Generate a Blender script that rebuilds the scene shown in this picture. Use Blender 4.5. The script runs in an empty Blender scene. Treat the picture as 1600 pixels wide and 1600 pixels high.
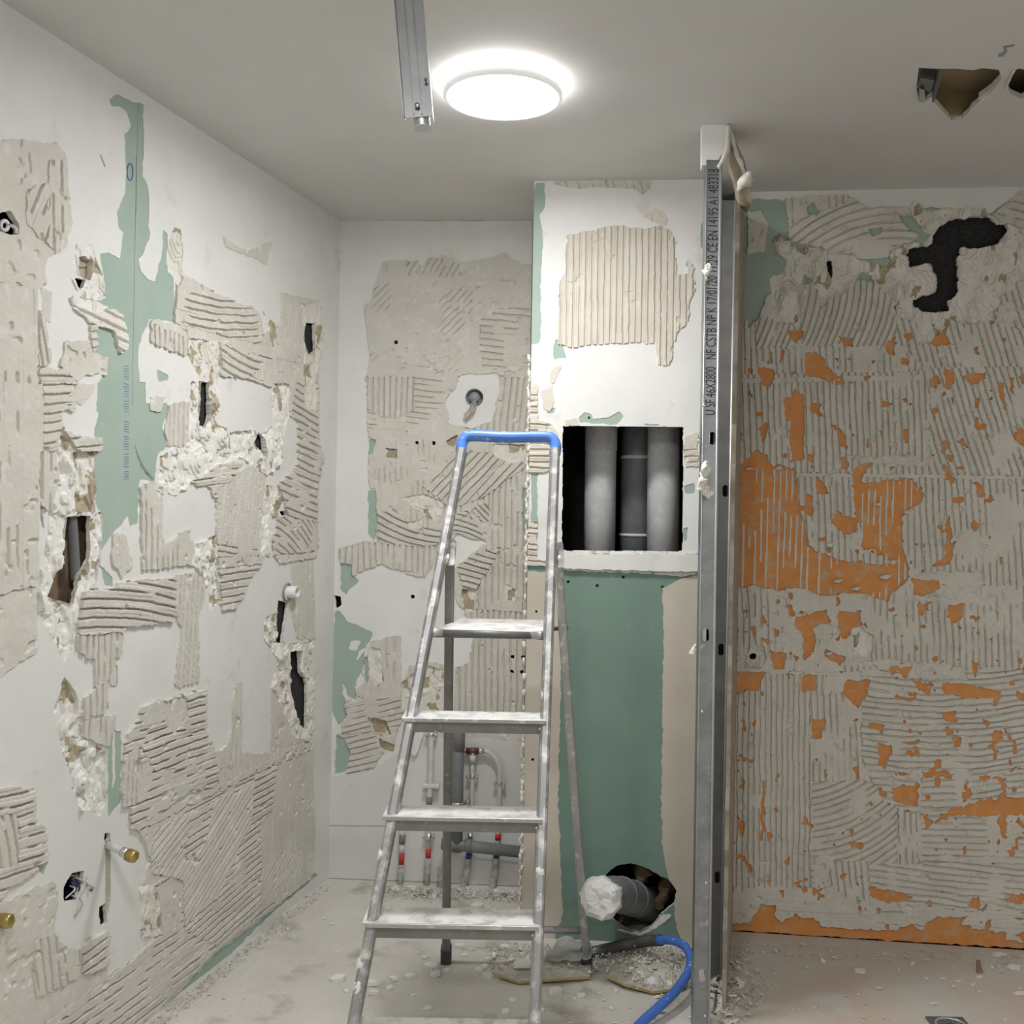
import bpy, bmesh, math, random
import numpy as np
from mathutils import Vector, Matrix, noise as mnoise
from mathutils.geometry import tessellate_polygon

# ------------------------------------------------------------------ camera, world, exposure
random.seed(7)
SC = bpy.context.scene
COL = SC.collection
F = 1600.0
HC = 1.405            # camera height
ZC = 2.5              # ceiling height
ROLL = math.radians(-1.0)
cam = bpy.data.cameras.new('camera')
cam.sensor_width = 36.0
cam.lens = 36.0 * F / 1600.0
cam.clip_start = 0.02
camo = bpy.data.objects.new('camera', cam)
COL.objects.link(camo)
camo.location = (0, 0, HC)
camo.rotation_euler = (math.radians(90), ROLL, 0)
SC.camera = camo
MCAM = (Matrix.Rotation(ROLL, 3, 'Y') @ Matrix.Rotation(math.radians(90), 3, 'X'))

W = bpy.data.worlds.new('world')
SC.world = W
W.use_nodes = True
W.node_tree.nodes['Background'].inputs[0].default_value = (0.6, 0.62, 0.65, 1)
W.node_tree.nodes['Background'].inputs[1].default_value = 0.02
SC.view_settings.view_transform = 'Standard'
SC.view_settings.look = 'None'
SC.view_settings.gamma = 1.0
SC.view_settings.use_curve_mapping = False
SC.view_settings.exposure = 1.45
LAMP_POWER = 34.0       # emission strength of the lit diffuser
REAR_FILL_POWER = 40.0  # emission strength of the added fill lamp out of view


def ray(x, y):
    d = MCAM @ Vector(((x - 800) / F, (800 - y) / F, -1))
    return d / d.y


def at(x, y, depth):
    d = ray(x, y)
    return Vector((d.x * depth, depth, HC + d.z * depth))


def on_z(x, y, z=0.0):
    d = ray(x, y)
    t = (z - HC) / d.z
    return Vector((d.x * t, t, z))


# ------------------------------------------------------------------ materials
MATS = {}


def lin(c):
    return tuple(((v / 255.0) / 12.92 if v / 255.0 <= 0.04045 else (((v / 255.0) + 0.055) / 1.055) ** 2.4) for v in c)


def mat(name, col, col2=None, scale=8.0, rough=0.8, metal=0.0, bump=0.0, bscale=120.0, lo=0.4, hi=0.6,
        col3=None, scale3=30.0, lo3=0.58, hi3=0.66, emis=None, estr=0.0, trans=0.0, alpha=1.0, detail=6.0):
    m = bpy.data.materials.new(name)
    m.use_nodes = True
    nt = m.node_tree
    b = nt.nodes['Principled BSDF']
    b.inputs['Roughness'].default_value = rough
    b.inputs['Metallic'].default_value = metal
    tc = nt.nodes.new('ShaderNodeTexCoord')
    src = tc.outputs['Object']

    def nz(sc, det=detail):
        n = nt.nodes.new('ShaderNodeTexNoise')
        n.inputs['Scale'].default_value = sc
        n.inputs['Detail'].default_value = det
        n.inputs['Roughness'].default_value = 0.6
        nt.links.new(src, n.inputs['Vector'])
        return n.outputs['Fac']

    def mixc(fac, a, bb, l, h):
        r = nt.nodes.new('ShaderNodeMapRange')
        r.inputs['From Min'].default_value = l
        r.inputs['From Max'].default_value = h
        nt.links.new(fac, r.inputs['Value'])
        mx = nt.nodes.new('ShaderNodeMix')
        mx.data_type = 'RGBA'
        nt.links.new(r.outputs['Result'], mx.inputs[0])
        for sock, v in ((mx.inputs[6], a), (mx.inputs[7], bb)):
            if isinstance(v, tuple):
                sock.default_value = (*v, 1)
            else:
                nt.links.new(v, sock)
        return mx.outputs[2]
    cur = col
    if col2:
        cur = mixc(nz(scale), cur, col2, lo, hi)
    if col3:
        cur = mixc(nz(scale3), cur, col3, lo3, hi3)
    if isinstance(cur, tuple):
        b.inputs['Base Color'].default_value = (*cur, 1)
    else:
        nt.links.new(cur, b.inputs['Base Color'])
    if bump:
        bp = nt.nodes.new('ShaderNodeBump')
        bp.inputs['Strength'].default_value = bump
        bp.inputs['Distance'].default_value = 0.002
        nt.links.new(nz(bscale, 4.0), bp.inputs['Height'])
        nt.links.new(bp.outputs['Normal'], b.inputs['Normal'])
    if emis:
        b.inputs['Emission Color'].default_value = (*emis, 1)
        b.inputs['Emission Strength'].default_value = estr
    if trans:
        b.inputs['Transmission Weight'].default_value = trans
    if alpha < 1:
        b.inputs['Alpha'].default_value = alpha
    MATS[name] = m
    return m


mat('paint', (.80, .80, .785), (.76, .76, .74), 5, .62, bump=.10, bscale=160, col3=(.70, .69, .66), scale3=11, lo3=.60, hi3=.72)
mat('ceiling_paint', (.70, .695, .68), (.67, .665, .65), 3, .75, bump=.06, bscale=90)
mat('adhesive', (.625, .60, .545), (.67, .645, .59), 9, .9, bump=.25, bscale=260, col3=(.73, .71, .67), scale3=26, lo3=.57, hi3=.68)
mat('adhesive_grey', (.64, .615, .56), (.69, .665, .61), 10, .9, bump=.3, bscale=240, col3=(.55, .53, .48), scale3=30, lo3=.58, hi3=.68)
mat('adhesive_beige', (.66, .615, .54), (.71, .67, .60), 8, .9, bump=.3, bscale=240)
mat('green_board', (.355, .455, .395), (.385, .48, .42), 6, .8, bump=.08, bscale=200, col3=(.46, .56, .50), scale3=35, lo3=.64, hi3=.74)
mat('green_dark', (.18, .28, .235), (.20, .30, .255), 5, .75, bump=.05, bscale=200, col3=(.33, .42, .37), scale3=40, lo3=.68, hi3=.78)
mat('orange_membrane', (.74, .31, .085), (.66, .28, .085), 18, .7, bump=.12, bscale=300, col3=(.58, .42, .28), scale3=30, lo3=.50, hi3=.72)
mat('gypsum', (.79, .77, .72), (.73, .70, .64), 24, .95, bump=.5, bscale=180)
mat('gypsum_white', (.83, .825, .80), (.77, .755, .71), 30, .95, bump=.5, bscale=150)
mat('torn_paper', (.38, .32, .22), (.48, .42, .31), 30, .95, bump=.2, bscale=200)
mat('joint_compound', (.56, .51, .43), (.61, .56, .48), 4, .8, bump=.1, bscale=120)
mat('insulation_black', (.018, .018, .02), (.035, .035, .037), 120, 1.0, bump=.8, bscale=160)
mat('cavity_brown', (.20, .14, .09), (.31, .235, .165), 14, .95, bump=.4, bscale=60)
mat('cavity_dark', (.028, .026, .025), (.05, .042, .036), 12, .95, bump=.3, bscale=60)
mat('brown_back', (.36, .28, .17), (.40, .31, .19), 4, .9)
mat('screed', (.58, .55, .50), (.70, .675, .625), 2.6, .92, lo=.36, hi=.66, bump=.5, bscale=60, col3=(.37, .345, .30), scale3=6, lo3=.56, hi3=.72)
mat('screed_red', (.60, .54, .475), (.61, .44, .35), 3.0, .92, lo=.48, hi=.66, bump=.35, bscale=70, col3=(.60, .57, .52), scale3=6, lo3=.50, hi3=.62)
mat('chip', (.78, .76, .71), (.84, .82, .78), 30, .9, bump=.3, bscale=150)
mat('rubble', (.52, .48, .42), (.66, .63, .57), 40, .95, bump=.3, bscale=200)
mat('alu', (.50, .50, .51), (.44, .44, .45), 9, .42, .75, col3=(.72, .71, .69), scale3=34, lo3=.56, hi3=.63, bump=.12, bscale=90)
mat('alu_splashed', (.42, .42, .43), (.36, .36, .37), 9, .45, .7, col3=(.78, .77, .75), scale3=26, lo3=.49, hi3=.66, bump=.25, bscale=70)
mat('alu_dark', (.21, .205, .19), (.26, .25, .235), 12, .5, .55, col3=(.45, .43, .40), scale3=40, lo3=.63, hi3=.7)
mat('tread', (.80, .785, .76), (.50, .49, .48), 20, .8, .0, lo=.46, hi=.64, bump=.35, bscale=80)
mat('galvanised', (.34, .36, .375), (.27, .29, .305), 16, .42, .8, bump=.05, bscale=60, col3=(.55, .56, .56), scale3=30, lo3=.60, hi3=.70)
mat('galvanised_light', (.66, .68, .69), (.58, .60, .61), 16, .38, .75)
mat('steel_dark', (.17, .175, .18), (.22, .225, .23), 14, .5, .7)
mat('chrome', (.74, .74, .75), None, rough=.22, metal=1.0)
mat('blue_plastic', (.075, .20, .60), (.09, .235, .66), 20, .38, col3=(.72, .74, .78), scale3=44, lo3=.64, hi3=.67)
mat('blue_hose', (.055, .15, .52), (.07, .18, .58), 20, .4, col3=(.70, .72, .78), scale3=40, lo3=.645, hi3=.665)
mat('black_hose', (.05, .052, .05), (.09, .09, .085), 22, .6, col3=(.45, .43, .39), scale3=38, lo3=.60, hi3=.66)
mat('rubber', (.05, .055, .058), (.09, .095, .10), 40, .8)
mat('pvc_grey', (.17, .18, .19), (.21, .22, .23), 14, .45, col3=(.40, .40, .39), scale3=50, lo3=.66, hi3=.72)
mat('pvc_light', (.56, .565, .58), (.66, .66, .67), 13, .6, col3=(.74, .74, .74), scale3=24, lo3=.55, hi3=.66)
mat('pipe_white', (.70, .695, .675), (.62, .61, .59), 26, .5, col3=(.45, .43, .40), scale3=60, lo3=.64, hi3=.70)
mat('pipe_dusty', (.52, .51, .49), (.36, .355, .35), 60, .85, lo=.45, hi=.55)
mat('red_band', (.50, .035, .03), None, rough=.5)
mat('blue_band', (.02, .05, .22), None, rough=.5)
mat('brass', (.55, .42, .14), (.42, .33, .12), 30, .35, .85)
mat('copper_dark', (.16, .07, .05), None, rough=.4, metal=.5)
mat('tile_white', (.74, .74, .725), (.70, .70, .685), 5, .45, bump=.05, bscale=90, col3=(.62, .61, .58), scale3=16, lo3=.63, hi3=.75)
mat('plastic_white', (.80, .80, .80), None, rough=.45)
mat('fixture_frame', (.82, .81, .83), None, rough=.45, emis=(1, .98, .98), estr=.12)  # faint emission paints the lamp's glow onto the frame
mat('galvanised_dull', (.26, .265, .27), (.22, .225, .23), 16, .5, .7)
mat('diffuser', (.9, .9, .9), None, emis=(1.0, 1.0, .985), estr=LAMP_POWER)
mat('diffuser_rear_fill', (.9, .9, .9), None, emis=(1.0, .995, .97), estr=REAR_FILL_POWER)  # for the added lamp in front of the camera
mat('diffuser_third_fill', (.9, .9, .9), None, emis=(1.0, .995, .97), estr=30.0)  # for the added lamp behind the camera
mat('glow_rim', (.9, .9, .9), None, emis=(1.0, .985, .95), estr=26.0)
mat('bag', (.72, .71, .69), (.80, .79, .78), 20, .4, bump=.2, bscale=60)
mat('film', (.55, .56, .56), None, rough=.3, trans=.6)
mat('box_blue', (.03, .04, .13), (.05, .06, .17), 20, .5)
mat('box_grey', (.34, .34, .36), (.26, .26, .29), 30, .5)
mat('wire_tan', (.50, .46, .36), (.38, .35, .28), 30, .6)
mat('wire_grey', (.45, .45, .45), None, rough=.5)
mat('cardboard', (.40, .30, .13), (.48, .38, .19), 16, .9)
mat('ink', (.012, .014, .02), None, rough=.7)
mat('ink_blue', (.13, .21, .42), None, rough=.8)
mat('gap_dark', (.03, .03, .03), None, rough=.95)
mat('conduit_grey', (.20, .20, .205), None, rough=.6)

# ------------------------------------------------------------------ object helpers


def tag(o, label=None, cat=None, group=None, kind=None):
    if label:
        o['label'] = label
    if cat:
        o['category'] = cat
    if group:
        o['group'] = group
    if kind:
        o['kind'] = kind
    return o


def empty(name, loc, label, cat, group=None):
    o = bpy.data.objects.new(name, None)
    o.empty_display_size = 0.05
    COL.objects.link(o)
    o.location = loc
    return tag(o, label, cat, group)


class MB:
    """collects geometry given in world coordinates; build() links it as one mesh object"""

    def __init__(s):
        s.v = []
        s.f = []
        s.m = []
        s.sm = []

    def add(s, vs, fs, mi=0, smooth=False):
        n = len(s.v)
        s.v += [Vector(v) for v in vs]
        s.f += [tuple(i + n for i in f) for f in fs]
        s.m += [mi] * len(fs)
        s.sm += [smooth] * len(fs)
        return s

    def hexa(s, p, mi=0):
        return s.add(p, [(0, 3, 2, 1), (4, 5, 6, 7), (0, 1, 5, 4), (1, 2, 6, 5), (2, 3, 7, 6), (3, 0, 4, 7)], mi)

    def box(s, c, sx, sy, sz, rz=0.0, mi=0):
        M = Matrix.Rotation(rz, 3, 'Z')
        c = Vector(c)
        p = [c + M @ Vector((x * sx / 2, y * sy / 2, z * sz / 2)) for z in (-1, 1) for x, y in ((-1, -1), (1, -1), (1, 1), (-1, 1))]
        return s.hexa(p, mi)

    def bar(s, a, b, wv, hv, mi=0, rnd=0.0, taper=1.0):
        """prism from a to b, half-width vectors wv, hv; chamfered when rnd>0"""
        a, b, wv, hv = Vector(a), Vector(b), Vector(wv), Vector(hv)
        if rnd <= 0:
            sec = [(-1, -1), (1, -1), (1, 1), (-1, 1)]
        else:
            k = 1 - rnd
            q = 1 - rnd * .3
            sec = [(-k, -1), (k, -1), (q, -q), (1, -k), (1, k), (q, q), (k, 1), (-k, 1), (-q, q), (-1, k), (-1, -k), (-q, -q)]
        n = len(sec)
        vs = [a + wv * x + hv * y for x, y in sec] + [b + (wv * x + hv * y) * taper for x, y in sec]
        fs = [tuple(range(n))[::-1], tuple(range(n, 2 * n))] + [(i, (i + 1) % n, n + (i + 1) % n, n + i) for i in range(n)]
        return s.add(vs, fs, mi)

    def tube(s, pts, r, seg=12, mi=0, caps=True, smooth_path=0, rfun=None):
        pts = [Vector(p) for p in pts]
        if smooth_path:
            pts = catmull(pts, smooth_path)
        n = len(pts)
        rings = []
        up = None
        for i, p in enumerate(pts):
            t = (pts[min(i + 1, n - 1)] - pts[max(i - 1, 0)]).normalized()
            if up is None:
                up = t.orthogonal().normalized()
            up = (up - t * up.dot(t)).normalized()
            sd = t.cross(up)
            rr = r if rfun is None else rfun(i / (n - 1)) * r
            rings.append([p + (up * math.cos(2 * math.pi * k / seg) + sd * math.sin(2 * math.pi * k / seg)) * rr for k in range(seg)])
        vs = [v for rg in rings for v in rg]
        fs = []
        for i in range(n - 1):
            for k in range(seg):
                k2 = (k + 1) % seg
                fs.append((i * seg + k, i * seg + k2, (i + 1) * seg + k2, (i + 1) * seg + k))
        s.add(vs, fs, mi, True)
        if caps:
            s.add(rings[0], [tuple(range(seg))[::-1]], mi)
            s.add(rings[-1], [tuple(range(seg))], mi)
        return s

    def lathe(s, c, axis, prof, seg=32, mi=0, mis=None):
        """prof: list of (radius, height along axis)"""
        c = Vector(c)
        ax = Vector(axis).normalized()
        u = ax.orthogonal().normalized()
        w = ax.cross(u)
        vs = []
        for r, h in prof:
            for k in range(seg):
                a = 2 * math.pi * k / seg
                vs.append(c + ax * h + (u * math.cos(a) + w * math.sin(a)) * r)
        n0 = len(s.v)
        s.v += vs
        for i in range(len(prof) - 1):
            for k in range(seg):
                k2 = (k + 1) % seg
                s.f.append((n0 + i * seg + k, n0 + i * seg + k2, n0 + (i + 1) * seg + k2, n0 + (i + 1) * seg + k))
                s.m.append(mis[i] if mis else mi)
                s.sm.append(True)
        return s

    def prism(s, loop, ext, mi=0, mi_side=None, holes=()):
        """flat polygon (3D loop, holes) extruded by vector ext"""
        ext = Vector(ext)
        loops = [[Vector(p) for p in loop]] + [[Vector(p) for p in h] for h in holes]
        allv = [p for lp in loops for p in lp]
        tris = tessellate_polygon(loops)
        n = len(allv)
        s.add(allv + [p + ext for p in allv], [tuple(t) for t in tris] + [tuple(i + n for i in t)[::-1] for t in tris], mi)
        off = 0
        ms = mi if mi_side is None else mi_side
        for lp in loops:
            k = len(lp)
            vs = lp + [p + ext for p in lp]
            s.add(vs, [(i, (i + 1) % k, k + (i + 1) % k, k + i) for i in range(k)], ms)
        return s

    def jitter(s, amp, fr=40.0, seed=0.0):
        for v in s.v:
            q = v * fr + Vector((seed, seed * 1.7, -seed))
            v += mnoise.noise_vector(q) * amp
        return s

    def build(s, name, mats, parent=None, label=None, cat=None, group=None, kind=None, fix=True, bevel=0):
        me = bpy.data.meshes.new(name)
        o = bpy.data.objects.new(name, me)
        COL.objects.link(o)
        if parent is not None:
            off = Vector(parent.location)
            q = parent.parent
            while q is not None:
                off += Vector(q.location)
                q = q.parent
        else:
            xs = [v.x for v in s.v]
            ys = [v.y for v in s.v]
            off = Vector(((min(xs) + max(xs)) / 2, (min(ys) + max(ys)) / 2, min(v.z for v in s.v)))
        me.from_pydata([tuple(v - off) for v in s.v], [], s.f)
        if not isinstance(mats, (list, tuple)):
            mats = [mats]
        for m in mats:
            me.materials.append(MATS[m])
        me.polygons.foreach_set('material_index', s.m)
        me.polygons.foreach_set('use_smooth', s.sm)
        me.update()
        if fix:
            bm = bmesh.new()
            bm.from_mesh(me)
            bmesh.ops.remove_doubles(bm, verts=bm.verts, dist=1e-5)
            bmesh.ops.recalc_face_normals(bm, faces=bm.faces)
            bm.to_mesh(me)
            bm.free()
        if parent is not None:
            o.parent = parent
        else:
            o.location = off
        if bevel:
            b = o.modifiers.new('bevel', 'BEVEL')
            b.width = bevel
            b.segments = 2
            b.limit_method = 'ANGLE'
        return tag(o, label, cat, group, kind)


def catmull(p, k):
    q = [p[0] * 2 - p[1]] + p + [p[-1] * 2 - p[-2]]
    out = []
    for i in range(1, len(q) - 2):
        for j in range(k):
            t = j / k
            a, b, c, d = q[i - 1], q[i], q[i + 1], q[i + 2]
            out.append(.5 * ((2 * b) + (c - a) * t + (2 * a - 5 * b + 4 * c - d) * t * t + (3 * b - a - 3 * c + d) * t ** 3))
    out.append(p[-1])
    return out


# ------------------------------------------------------------------ numpy relief tools


def vnoise(x, y, seed=0):
    xi = np.floor(x)
    yi = np.floor(y)
    fx = x - xi
    fy = y - yi
    fx = fx * fx * (3 - 2 * fx)
    fy = fy * fy * (3 - 2 * fy)

    def h(a, b):
        v = np.sin(a * 127.1 + b * 311.7 + seed * 74.7) * 43758.5453
        return v - np.floor(v)
    return (h(xi, yi) * (1 - fx) + h(xi + 1, yi) * fx) * (1 - fy) + (h(xi, yi + 1) * (1 - fx) + h(xi + 1, yi + 1) * fx) * fy


def fbm(x, y, seed=0, o=3):
    t = 0
    a = .5
    s = 0
    for k in range(o):
        t = t + a * vnoise(x * 2 ** k, y * 2 ** k, seed + k * 13)
        s += a
        a *= .5
    return t / s


def sstep(a, b, x):
    t = np.clip((x - a) / (b - a), 0, 1)
    return t * t * (3 - 2 * t)


def inpoly(S, Z, poly):
    r = np.zeros(S.shape, bool)
    n = len(poly)
    for i in range(n):
        x0, y0 = poly[i]
        x1, y1 = poly[(i + 1) % n]
        if y0 == y1:
            continue
        c = ((y0 > Z) != (y1 > Z)) & (S < (x1 - x0) * (Z - y0) / (y1 - y0) + x0)
        r ^= c
    return r


def np_mesh(name, co, quads, mats, mi=None, smooth=None):
    me = bpy.data.meshes.new(name)
    nv, nf = len(co), len(quads)
    me.vertices.add(nv)
    me.vertices.foreach_set('co', np.ascontiguousarray(co, np.float32).ravel())
    me.loops.add(nf * 4)
    me.loops.foreach_set('vertex_index', np.ascontiguousarray(quads, np.int32).ravel())
    me.polygons.add(nf)
    me.polygons.foreach_set('loop_start', np.arange(0, nf * 4, 4, dtype=np.int32))
    for m in mats:
        me.materials.append(MATS[m])
    if mi is not None:
        me.polygons.foreach_set('material_index', np.ascontiguousarray(mi, np.int32))
    if smooth is not None:
        me.polygons.foreach_set('use_smooth', np.ascontiguousarray(smooth, bool))
    me.update(calc_edges=True)
    me.validate()
    return me


class Wall:
    """a wall surface with layered relief: boards, paint film, adhesive combed in ridges, torn plaster, holes"""

    def __init__(s, name, p0, p1, z0, z1, cell, label, base='green_board', seed=1):
        s.p0 = Vector((*p0, 0))
        d = Vector((*p1, 0)) - s.p0
        s.L = d.length
        s.d = d / s.L
        s.n = Vector((s.d.y, -s.d.x, 0))          # faces the room for walls traversed left to right
        s.z0, s.z1, s.c = z0, z1, cell
        s.ns = int(round(s.L / cell))
        s.nz = int(round((z1 - z0) / cell))
        s.pid = np.zeros((s.nz, s.ns), np.int16)   # 0 = bare board, -1 = hole
        s.cut = np.zeros((s.nz, s.ns), bool)
        s.patches = {}
        s.count = 0
        s.seed = seed
        s.gain = 1.45
        s.base = base
        s.obj = bpy.data.objects.new(name, None)
        s.label = label
        s.name = name
        cs = (np.arange(s.ns) + .5) * cell
        cz = z0 + (np.arange(s.nz) + .5) * cell
        s.CS, s.CZ = np.meshgrid(cs, cz)
        ks = np.arange(s.ns + 1) * cell
        kz = z0 + np.arange(s.nz + 1) * cell
        s.KS, s.KZ = np.meshgrid(ks, kz)

    def sz(s, x, y, h=0.0):
        p = s.at(x, y, h)
        return ((p - s.p0).dot(s.d), p.z)

    def at(s, x, y, h=0.0):
        o = Vector((0, 0, HC))
        d = ray(x, y)
        q = s.p0 + s.n * h
        t = (q - o).dot(s.n) / d.dot(s.n)
        return o + d * t

    def poly(s, pts):
        return [s.sz(x, y) for x, y in pts]

    def mask(s, pts, warp=.004, wscale=.02):
        s.seed += 1
        P = s.poly(pts)
        a = np.array(P)
        m = warp * 2 + s.c
        j0 = max(0, int((a[:, 0].min() - m) / s.c))
        j1 = min(s.ns, int((a[:, 0].max() + m) / s.c) + 2)
        i0 = max(0, int((a[:, 1].min() - m - s.z0) / s.c))
        i1 = min(s.nz, int((a[:, 1].max() + m - s.z0) / s.c) + 2)
        if i1 <= i0 or j1 <= j0:
            return None
        S = s.CS[i0:i1, j0:j1]
        Z = s.CZ[i0:i1, j0:j1]
        if warp:
            S2 = S + warp * 2 * (fbm(S / wscale, Z / wscale, s.seed) - .5) * 1.6
            Z2 = Z + warp * 2 * (fbm(S / wscale, Z / wscale, s.seed + 50) - .5) * 1.6
        else:
            S2, Z2 = S, Z
        return (i0, i1, j0, j1, inpoly(S2, Z2, P))

    def stamp(s, pts, mats, hfn, name='adhesive_patch', warp=.004, cut=False, flat=False, only=None, mfn=None, wscale=.02, label=None):
        r = s.mask(pts, warp, wscale)
        if r is None:
            return
        i0, i1, j0, j1, m = r
        if only is not None:
            m = m & only[i0:i1, j0:j1]
        if not m.any():
            return
        s.count += 1
        s.pid[i0:i1, j0:j1][m] = s.count
        s.cut[i0:i1, j0:j1][m] = cut
        s.patches[s.count] = dict(b=(i0, i1, j0, j1), h=hfn, mats=mats if isinstance(mats, list) else [mats], name=name, flat=flat, mfn=mfn, seed=s.seed, label=label)
        return s.count

    def bare(s, pts, warp=.004):
        r = s.mask(pts, warp)
        if r is None:
            return
        i0, i1, j0, j1, m = r
        s.pid[i0:i1, j0:j1][m] = 0
        s.cut[i0:i1, j0:j1][m] = False

    def hole(s, pts, warp=.003):
        r = s.mask(pts, warp)
        if r is None:
            return
        i0, i1, j0, j1, m = r
        s.pid[i0:i1, j0:j1][m] = -1
        s.cut[i0:i1, j0:j1][m] = True

    # ---- height functions
    def flat_h(s, h):
        return lambda S, Z: np.full(S.shape, h)

    def ridge_h(s, a, b, pitch=.021, amp=.0055, base=.0018, curve=0.0, smear=.35, breaks=.35, wob=.004, arc=None, seed=None):
        """ridges run along the direction a->b (photo points on this wall) or along arcs about the point arc"""
        amp = amp * s.gain
        a = np.array(s.sz(*a))
        b = np.array(s.sz(*b))
        u = (b - a) / np.linalg.norm(b - a)
        v = np.array((-u[1], u[0]))
        s.seed += 3
        sd = s.seed if seed is None else seed
        ac = np.array(s.sz(*arc)) if arc else None

        def f(S, Z):
            if ac is not None:
                dx, dz = S - ac[0], Z - ac[1]
                t = np.hypot(dx, dz)
                al = np.arctan2(dz, dx) * .4
            else:
                al = (S - a[0]) * u[0] + (Z - a[1]) * u[1]
                t = (S - a[0]) * v[0] + (Z - a[1]) * v[1] + curve * al * al
            t = t + wob * 2 * (fbm(al / .09, t / .05, sd) - .5) + .0015 * (vnoise(al / .02, t / .02, sd + 5) - .5)
            q = t / pitch
            k = np.floor(q)
            ph = q - k
            wd = .13 + .05 * vnoise(k * 3.7, al / .12, sd + 31)
            g = 1 - sstep(wd * .5, wd, np.abs(ph - .5))
            brk = sstep(breaks - .1, breaks + .02, vnoise(al / .055 + k * 17.3, k * 5.1, sd + 9))
            sm = sstep(smear - .06, smear + .03, fbm(S / .11, Z / .11, sd + 17, 2))
            lev = .8 + .35 * vnoise(k * 7.7, al / .2, sd + 3)
            top = base + amp * lev
            h = top - g * brk * sm * (top - base * .5)
            dent = sstep(.78, .86, fbm(S / .03, Z / .03, sd + 41, 2))
            h = h - dent * amp * .8
            return np.maximum(h + .0014 * (fbm(S / .012, Z / .012, sd + 23, 2) - .5), .0006)
        return f

    def slab_h(s, h=.006, rough=.002):
        s.seed += 1
        sd = s.seed

        def f(S, Z):
            d = sstep(.70, .78, fbm(S / .028, Z / .03, sd + 4, 2))
            return h + rough * (fbm(S / .05, Z / .05, sd, 3) - .5) * 2 - d * h * .7 + .0008 * (vnoise(S / .008, Z / .008, sd + 2) - .5)
        return f

    def torn_h(s, lo=-.010, hi=.006):
        s.seed += 1
        sd = s.seed

        def f(S, Z):
            w = .018 * (fbm(S / .04, Z / .04, sd, 2) - .5)
            a = np.abs(fbm((S + w) / .06, (Z - w) / .09, sd + 1, 3) - .5) * 3.4
            b = vnoise((S + w) / .016, Z / .02, sd + 2)
            a = a * .8 + .25 * b + .35 * (vnoise((S - w) / .07, (Z + w) / .11, sd + 5) - .5)
            q = a * 4.0
            fq = q - np.floor(q)
            a = (np.floor(q) + sstep(.55, .95, fq)) / 4.0
            return lo + (hi - lo) * np.clip(a, 0, 1.3) + .0018 * (fbm(S / .010, Z / .010, sd + 8, 2) - .5)
        return f

    def paper_m(s, thr=.60):
        s.seed += 1
        sd = s.seed
        return lambda S, Z: (fbm(S / .035, Z / .05, sd, 3) > thr).astype(np.int32)

    # ---- mesh output
    def world(s, S, Z, h):
        x = s.p0.x + s.d.x * S + s.n.x * h
        y = s.p0.y + s.d.y * S + s.n.y * h
        return np.stack([x, y, Z], -1)

    def cells_mesh(s, name, mask, b, hfn, mats, mfn=None, skirt=0.0, flat=False, iters=3):
        i0, i1, j0, j1 = b
        KS = s.KS[i0:i1 + 1, j0:j1 + 1]
        KZ = s.KZ[i0:i1 + 1, j0:j1 + 1]
        nz, ns = mask.shape
        w = ns + 1
        pm = np.pad(mask, 1)
        core = pm[1:-1, 1:-1]
        E = []
        for nb, ea, eb in ((pm[:-2, 1:-1], (0, 0), (0, 1)), (pm[2:, 1:-1], (1, 1), (1, 0)), (pm[1:-1, :-2], (1, 0), (0, 0)), (pm[1:-1, 2:], (0, 1), (1, 1))):
            ii, jj = np.nonzero(core & ~nb)
            E.append(np.stack([(ii + ea[0]) * w + jj + ea[1], (ii + eb[0]) * w + jj + eb[1]], 1))
        E = np.concatenate(E)
        S = KS.ravel().copy()
        Z = KZ.ravel().copy()
        S0, Z0 = S.copy(), Z.copy()
        gi, gj = np.divmod(np.arange(S.size), w)
        pin = (gi + i0 == 0) | (gi + i0 == s.nz) | (gj + j0 == 0) | (gj + j0 == s.ns)
        cnt = np.zeros(S.size)
        np.add.at(cnt, E[:, 0], 1)
        np.add.at(cnt, E[:, 1], 1)
        bd = (cnt > 0) & ~pin
        for _ in range(iters):
            aS = np.zeros(S.size)
            aZ = np.zeros(S.size)
            for p, q in ((0, 1), (1, 0)):
                np.add.at(aS, E[:, p], S[E[:, q]])
                np.add.at(aZ, E[:, p], Z[E[:, q]])
            S[bd] = .5 * S[bd] + .5 * aS[bd] / cnt[bd]
            Z[bd] = .5 * Z[bd] + .5 * aZ[bd] / cnt[bd]
        H = hfn(S0.reshape(KS.shape), Z0.reshape(KS.shape)).ravel()
        if flat:
            er = core & pm[:-2, 1:-1] & pm[2:, 1:-1] & pm[1:-1, :-2] & pm[1:-1, 2:]
            er &= pm[:-2, :-2] & pm[2:, 2:] & pm[2:, :-2] & pm[:-2, 2:]
            dense = core & ~er
        else:
            dense = core
        ii, jj = np.nonzero(dense)
        Q = np.stack([ii * w + jj, ii * w + jj + 1, (ii + 1) * w + jj + 1, (ii + 1) * w + jj], 1)
        mi = np.zeros(len(Q), np.int32)
        if mfn is not None and len(Q):
            mi = mfn(KS[ii, jj], KZ[ii, jj])
        if flat:
            R = rects(er)
            if len(R):
                R = np.array(R)
                Q2 = np.stack([R[:, 0] * w + R[:, 2], R[:, 0] * w + R[:, 3], R[:, 1] * w + R[:, 3], R[:, 1] * w + R[:, 2]], 1)
                Q = np.concatenate([Q, Q2])
                mi = np.concatenate([mi, np.zeros(len(Q2), np.int32)])
        co = s.world(S, Z, H)
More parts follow.
